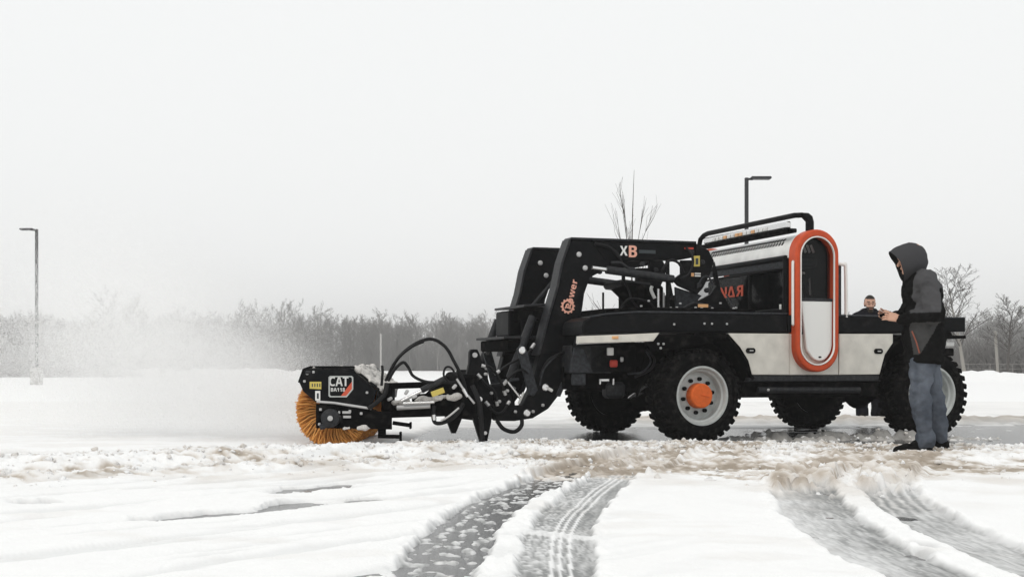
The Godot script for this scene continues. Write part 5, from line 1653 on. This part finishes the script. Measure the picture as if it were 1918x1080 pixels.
func people() -> void:
	# the man in the hood, in profile, looking down at his hands
	var o := thing("person", Vector3(3.42, 0.0, -10.70), deg_to_rad(-6))
	tag(o, "man in a hooded grey and black jacket and jeans beside the rear wheel", "person")
	var skin_c := Color(0.60, 0.36, 0.26)
	var skin := func(_p: Vector3, _n: Vector3) -> Color: return skin_c
	var ht := Transform3D(Basis(Vector3.BACK, 0.30), Vector3(-0.085, 1.63, 0.0))
	var Sn := Vector3(0.005, 1.43, 0.19)     # near shoulder
	var Sf := Vector3(-0.02, 1.43, -0.19)
	var En := Vector3(0.055, 1.155, 0.265)
	var Ef := Vector3(-0.02, 1.14, -0.25)
	var Wn := Vector3(-0.185, 1.125, 0.09)
	var Wf := Vector3(-0.205, 1.15, -0.06)
	var Hn := Vector3(0.015, 0.90, 0.10)
	var Hf := Vector3(0.055, 0.90, -0.09)
	var Kn := Vector3(-0.035, 0.48, 0.105)
	var Kf := Vector3(0.125, 0.48, -0.115)
	var An := Vector3(-0.005, 0.09, 0.11)
	var Af := Vector3(0.19, 0.09, -0.15)
	var core := [
		[Vector3(-0.04, 1.52, 0), Vector3(-0.01, 1.44, 0), 0.058, 0.065],
		[Vector3(0.0, 1.38, 0.09), Vector3(0.0, 1.38, -0.09), 0.10, 0.10],
		[Vector3(0.0, 1.35, 0), Vector3(0.02, 0.95, 0), 0.13, 0.13],
		[Sn, En, 0.045, 0.038], [En, Wn, 0.036, 0.026], [Sf, Ef, 0.045, 0.038], [Ef, Wf, 0.036, 0.026],
		[Hn, Kn, 0.07, 0.048], [Kn, An, 0.048, 0.034], [Hf, Kf, 0.07, 0.048], [Kf, Af, 0.048, 0.034],
		[An, An + Vector3(-0.14, -0.05, 0), 0.034, 0.024], [Af, Af + Vector3(-0.12, -0.05, -0.03), 0.034, 0.024],
	]
	var bm := body(core, 0.013, 0.03, skin)
	bm.join(body(turned(head_bones(), ht), 0.005, 0.012, skin))
	bm.join(body(hand(Wn, Vector3(-0.93, 0.25, -0.26).normalized(), Vector3(-0.1, -0.35, -0.9).normalized(), -1.0), 0.004, 0.005, skin))
	bm.join(body(hand(Wf, Vector3(-0.92, 0.20, 0.30).normalized(), Vector3(-0.1, 0.3, 0.9).normalized(), -1.0), 0.004, 0.005, skin))
	put("body", bm, M.skin, o)
	# jacket: grey yoke, upper sleeve and pocket panel over black
	var grey := Color(0.080, 0.080, 0.083)
	var dark := Color(0.010, 0.010, 0.0115)
	var paint := func(p: Vector3, n: Vector3) -> Color:
		if p.x < -0.13 and p.y < 1.24: return dark
		if p.z > 0.16 and p.y > 1.17 and p.x < 0.125 - (1.46 - p.y) * 0.14: return grey                      # upper sleeve
		if p.y > 1.375 and p.x > -0.06: return grey                        # yoke
		if p.z > 0.04 and p.x < 0.105 - (1.09 - p.y) * 0.62 and p.x > -0.12 + maxf(0.0, 1.0 - p.y) * 0.15 and p.y < 1.09 and p.y > 0.83: return grey * 0.8   # pocket panel
		return dark
	var jb := [
		[Vector3(0.0, 1.43, 0.10), Vector3(0.0, 1.43, -0.10), 0.105, 0.105],
		[Vector3(0.005, 1.36, 0.05), Vector3(0.015, 0.98, 0.06), 0.152, 0.152],
		[Vector3(0.005, 1.36, -0.05), Vector3(0.02, 0.98, -0.06), 0.152, 0.152],
		[Vector3(0.015, 0.98, 0.065), Vector3(0.015, 0.80, 0.07), 0.157, 0.157],
		[Vector3(0.03, 0.98, -0.065), Vector3(0.035, 0.80, -0.07), 0.157, 0.157],
		[Sn, En, 0.082, 0.074], [En, Wn + Vector3(0.01, 0, 0), 0.071, 0.048],
		[Sf, Ef, 0.085, 0.08], [Ef, Wf + Vector3(0.01, 0, 0), 0.076, 0.05],
		[Vector3(-0.05, 1.49, 0.0), Vector3(-0.02, 1.44, 0.0), 0.098, 0.105],
	]
	var jm := body(jb, 0.0095, 0.035, paint, 0.026, 3)
	# hem cut level
	for k in jm.v.size():
		var hem := 0.755 + jm.v[k].x * -0.06
		if jm.v[k].y < hem: jm.v[k] = Vector3(jm.v[k].x, hem, jm.v[k].z)
	put("jacket", jm, M.cloth, o)
	var pk := MB.new()
	pk.tube([Vector3(-0.115, 1.02, 0.20), Vector3(-0.085, 0.93, 0.225), Vector3(-0.06, 0.84, 0.225)], 0.006, 6)
	put("pocket_zip", pk, mat(Color(0.28, 0.10, 0.07), 0.8, 0.1), o)
	# hood: a shell round the head with an opening towards -x
	var hood := MB.new()
	var rows := 26
	var cols := 28
	var hf := FastNoiseLite.new()
	hf.seed = 5
	hf.frequency = 9.0
	for layer in 2:
		var s0 := hood.v.size()
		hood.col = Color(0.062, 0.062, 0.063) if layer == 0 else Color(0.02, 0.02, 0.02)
		for r in rows + 1:
			for s in cols + 1:
				# angle round the axis of the opening, from the crown backwards
				var th := PI * (0.02 + 0.60 * r / rows)      # 0 at the back of the head, growing to the rim of the opening
				var ph := TAU * s / cols
				var d := Vector3(cos(th), sin(th) * cos(ph), sin(th) * sin(ph))
				var rad := 0.133 - 0.008 * layer
				var q := Vector3(d.x * rad * (1.0 if d.x > 0 else 1.25), d.y * rad * 1.12, d.z * rad * 0.95)
				var top := clampf(d.y, 0.0, 1.0)
				var rim := pow(float(r) / rows, 3.0)
				q.x -= rim * (0.045 * top + 0.05)
				q.y += rim * 0.0 - rim * top * 0.03
				if d.y < 0.0: q.y *= 1.22
				q += d * hf.get_noise_3d(q.x, q.y * 1.5, q.z) * 0.012
				hood.vert(ht * q, (ht.basis * d) * (1.0 if layer == 0 else -1.0))
		for r in rows:
			for s in cols:
				var a := s0 + r * (cols + 1) + s
				hood.face(a, a + 1, a + cols + 2)
				hood.face(a, a + cols + 2, a + cols + 1)
	put("hood", hood, M.cloth, o)
	# jeans and shoes
	var jf := FastNoiseLite.new()
	jf.seed = 9
	jf.frequency = 6.0
	var denim := func(p: Vector3, _n: Vector3) -> Color:
		var w := 0.5 + 0.5 * jf.get_noise_2d(p.x * 1.2 + p.z, p.y * 0.7)
		var fade := clampf(1.0 - absf(p.y - 0.62) / 0.35, 0.0, 1.0) * 0.5
		return Color(0.042, 0.050, 0.066).lerp(Color(0.175, 0.198, 0.235), clampf(w * 0.6 + fade * 0.5, 0.0, 1.0))
	var lb := [
		[Vector3(0.01, 0.86, 0.05), Vector3(0.02, 0.86, -0.05), 0.115, 0.115],
		[Hn + Vector3(-0.015, -0.05, 0), Kn, 0.110, 0.080], [Kn + Vector3(0.012, -0.03, 0), An + Vector3(0.015, 0.05, 0), 0.082, 0.066],
		[Hf + Vector3(0.0, -0.05, 0), Kf, 0.104, 0.078], [Kf + Vector3(0.01, -0.03, 0), Af + Vector3(0.0, 0.05, 0), 0.084, 0.066],
		[An + Vector3(0.02, 0.06, 0), An + Vector3(0.012, 0.02, 0), 0.076, 0.078],
	]
	put("jeans", body(lb, 0.0085, 0.022, denim, 0.022, 14), M.cloth, o)
	var black := func(_p: Vector3, _n: Vector3) -> Color: return Color(0.008, 0.008, 0.009)
	for f in [[An, Vector3(-0.98, 0, 0.12)], [Af, Vector3(-0.97, 0, -0.1)]]:
		var a: Vector3 = f[0]
		var d: Vector3 = f[1]
		var sb := [[Vector3(a.x + 0.03, 0.05, a.z), Vector3(a.x, 0.05, a.z) + d * 0.15, 0.045, 0.042], [Vector3(a.x, 0.045, a.z) + d * 0.14, Vector3(a.x, 0.038, a.z) + d * 0.215, 0.048, 0.036], [Vector3(a.x + 0.02, 0.08, a.z), Vector3(a.x, 0.08, a.z) + d * 0.06, 0.05, 0.045], [Vector3(a.x + 0.035, 0.02, a.z), Vector3(a.x, 0.02, a.z) + d * 0.22, 0.034, 0.036]]
		put("shoe", body(sb, 0.009, 0.015, black), M.cloth, o)
	block(o, "remote_control", M.dull_black, Vector3(-0.295, 1.165, 0.02), Vector3(0.10, 0.03, 0.07), 0.01, Vector3(0, 0, 0.3))

	# the bearded man on the far side of the truck
	var q := thing("person", Vector3(5.0, 0.0, -17.9), deg_to_rad(84))
	tag(q, "bearded man in a dark coat behind the truck bed, looking down", "person")
	var h2 := Transform3D(Basis(Vector3.BACK, 0.16).scaled(Vector3(1.02, 0.98, 1.08)), Vector3(-0.03, 1.605, 0))
	var inv := h2.affine_inverse()
	var face_c := func(p: Vector3, _n: Vector3) -> Color:
		var l := inv * p
		var hair := Color(0.022, 0.016, 0.013)
		if absf(l.z) > 0.070 and l.x > -0.012 and l.x < 0.03 and l.y < 0.03 and l.y > -0.04: return Color(0.52, 0.30, 0.23)
		if l.y > 0.078 or (l.x > 0.0 and l.y > -0.03) or (absf(l.z) > 0.072 and l.y > 0.02): return hair
		if l.x < -0.055 and l.y > 0.036 and l.y < 0.048 and absf(l.z) > 0.012 and absf(l.z) < 0.05: return hair
		if l.x < -0.065 and l.y > 0.008 and l.y < 0.024 and absf(l.z) > 0.018 and absf(l.z) < 0.046: return Color(0.25, 0.15, 0.12)
		if l.y < -0.030 and l.x < 0.02 and not (absf(l.z) < 0.022 and l.y > -0.064 and l.y < -0.050): return Color(0.035, 0.024, 0.019)
		if l.y < -0.048: return Color(0.36, 0.15, 0.12)
		return Color(0.56, 0.33, 0.25)
	var c2 := [
		[Vector3(0, 1.50, 0), Vector3(0.01, 1.40, 0), 0.062, 0.07],
		[Vector3(0, 1.36, 0.10), Vector3(0, 1.36, -0.10), 0.10, 0.10],
		[Vector3(0, 1.33, 0), Vector3(0.01, 0.95, 0), 0.13, 0.13],
		[Vector3(0, 1.36, 0.19), Vector3(0.02, 1.08, 0.25), 0.045, 0.038], [Vector3(0.02, 1.08, 0.25), Vector3(-0.2, 1.0, 0.12), 0.036, 0.026],
		[Vector3(0, 1.36, -0.19), Vector3(0.02, 1.08, -0.25), 0.045, 0.038], [Vector3(0.02, 1.08, -0.25), Vector3(-0.2, 1.0, -0.10), 0.036, 0.026],
		[Vector3(0, 0.88, 0.09), Vector3(-0.01, 0.47, 0.10), 0.075, 0.05], [Vector3(-0.01, 0.47, 0.10), Vector3(0, 0.09, 0.10), 0.05, 0.036],
		[Vector3(0, 0.88, -0.09), Vector3(-0.01, 0.47, -0.10), 0.075, 0.05], [Vector3(-0.01, 0.47, -0.10), Vector3(0, 0.09, -0.10), 0.05, 0.036],
	]
	var b2 := body(c2, 0.016, 0.03, func(_p, _n): return Color(0.56, 0.33, 0.25))
	b2.join(body(turned(head_bones(), h2), 0.005, 0.012, face_c))
	b2.join(body(hand(Vector3(-0.2, 1.0, 0.12), Vector3(-0.95, 0.1, -0.3).normalized(), Vector3(0, -0.3, -0.95).normalized(), -1.0), 0.005, 0.005, skin))
	b2.join(body(hand(Vector3(-0.2, 1.0, -0.10), Vector3(-0.95, 0.1, 0.3).normalized(), Vector3(0, -0.3, 0.95).normalized(), 1.0), 0.005, 0.005, skin))
	put("body", b2, M.skin, q)
	var coat := func(_p: Vector3, _n: Vector3) -> Color: return Color(0.014, 0.014, 0.016)
	var kb := [
		[Vector3(0, 1.40, 0.12), Vector3(0, 1.40, -0.12), 0.11, 0.11],
		[Vector3(0, 1.33, 0.06), Vector3(0.01, 0.85, 0.06), 0.16, 0.165], [Vector3(0, 1.33, -0.06), Vector3(0.01, 0.85, -0.06), 0.16, 0.165],
		[Vector3(0, 1.38, 0.19), Vector3(0.02, 1.08, 0.26), 0.088, 0.08], [Vector3(0.02, 1.08, 0.26), Vector3(-0.19, 1.0, 0.13), 0.076, 0.05],
		[Vector3(0, 1.38, -0.19), Vector3(0.02, 1.08, -0.26), 0.088, 0.08], [Vector3(0.02, 1.08, -0.26), Vector3(-0.19, 1.0, -0.11), 0.076, 0.05],
		[Vector3(0.02, 1.47, 0.05), Vector3(0.02, 1.47, -0.05), 0.085, 0.085],
	]
	put("coat", body(kb, 0.014, 0.03, coat, 0.02, 4), M.cloth, q)
	var pb := [
		[Vector3(0, 0.86, 0.09), Vector3(-0.01, 0.47, 0.10), 0.11, 0.085], [Vector3(-0.01, 0.47, 0.10), Vector3(0, 0.06, 0.10), 0.085, 0.085],
		[Vector3(0, 0.86, -0.09), Vector3(-0.01, 0.47, -0.10), 0.11, 0.085], [Vector3(-0.01, 0.47, -0.10), Vector3(0, 0.06, -0.10), 0.085, 0.085],
	]
	put("trousers", body(pb, 0.014, 0.02, coat, 0.02, 5), M.cloth, q)
	for z in [0.10, -0.10]:
		put("shoe", body([[Vector3(0.04, 0.05, z), Vector3(-0.2, 0.045, z * 1.25), 0.052, 0.045]], 0.012, 0.01, black), M.cloth, q)

# ---------------------------------------------------------------- snow thrown up by the broom: a plume of very many small flakes
func spray() -> void:
	var rng := RandomNumberGenerator.new()
	rng.seed = 31
	var puff := MB.new()
	for k in 11000:
		var p := Vector3(rng.randfn(0, 0.5), rng.randfn(0, 0.5), rng.randfn(0, 0.5)).limit_length(1.05)
		var s := 0.0023 * rng.randf_range(0.6, 1.3)
		var d := Vector3(rng.randfn(0, 1), rng.randfn(0, 1), rng.randfn(0, 1)).normalized()
		var e := d.cross(Vector3(0.3, 1, 0.2)).normalized()
		var g := d.cross(e)
		puff.tri(p + e * s * 1.5, p + g * s * 1.3 - e * s * 0.75, p - e * s * 0.75 - g * s * 1.3, d)
	var m := mat(Color(0.97, 0.97, 0.97), 1.0, 0.0)
	m.backlight_enabled = true
	m.backlight = Color(0.8, 0.8, 0.8)
	var mm := MultiMesh.new()
	mm.transform_format = MultiMesh.TRANSFORM_3D
	mm.mesh = puff.mesh()
	var n := 165
	mm.instance_count = n
	for k in n:
		var t := clampf(absf(rng.randfn(0.24, 0.14)), 0.0, 0.58)
		var x := -1.95 - t * 6.6
		var top := lerpf(0.50, 1.6, clampf(t * 3.0, 0.0, 1.0))
		var y := top * (1.0 - pow(rng.randf(), 0.75)) * 0.92 + absf(rng.randfn(0, 0.10)) + minf(0.30, t * 0.9)
		var s := 0.62 + 0.75 * t
		var z := -(12.4 + t * 3.2 + rng.randfn(0, 1) * (0.25 + 1.2 * t))
		mm.set_instance_transform(k, Transform3D(Basis.from_euler(Vector3(rng.randf(), rng.randf(), rng.randf()) * TAU).scaled(Vector3(s, s * 0.85, s)), Vector3(x + rng.randfn(0, 0.2 + 0.3 * t), maxf(y + rng.randfn(0, 0.06), 0.1 * s), z)))
	var mi := MultiMeshInstance3D.new()
	mi.name = "snow_spray"
	mi.multimesh = mm
	mi.material_override = m
	add_child(mi)
	tag(mi, "cloud of fine snow blown off by the rotary broom", "", "", "stuff")
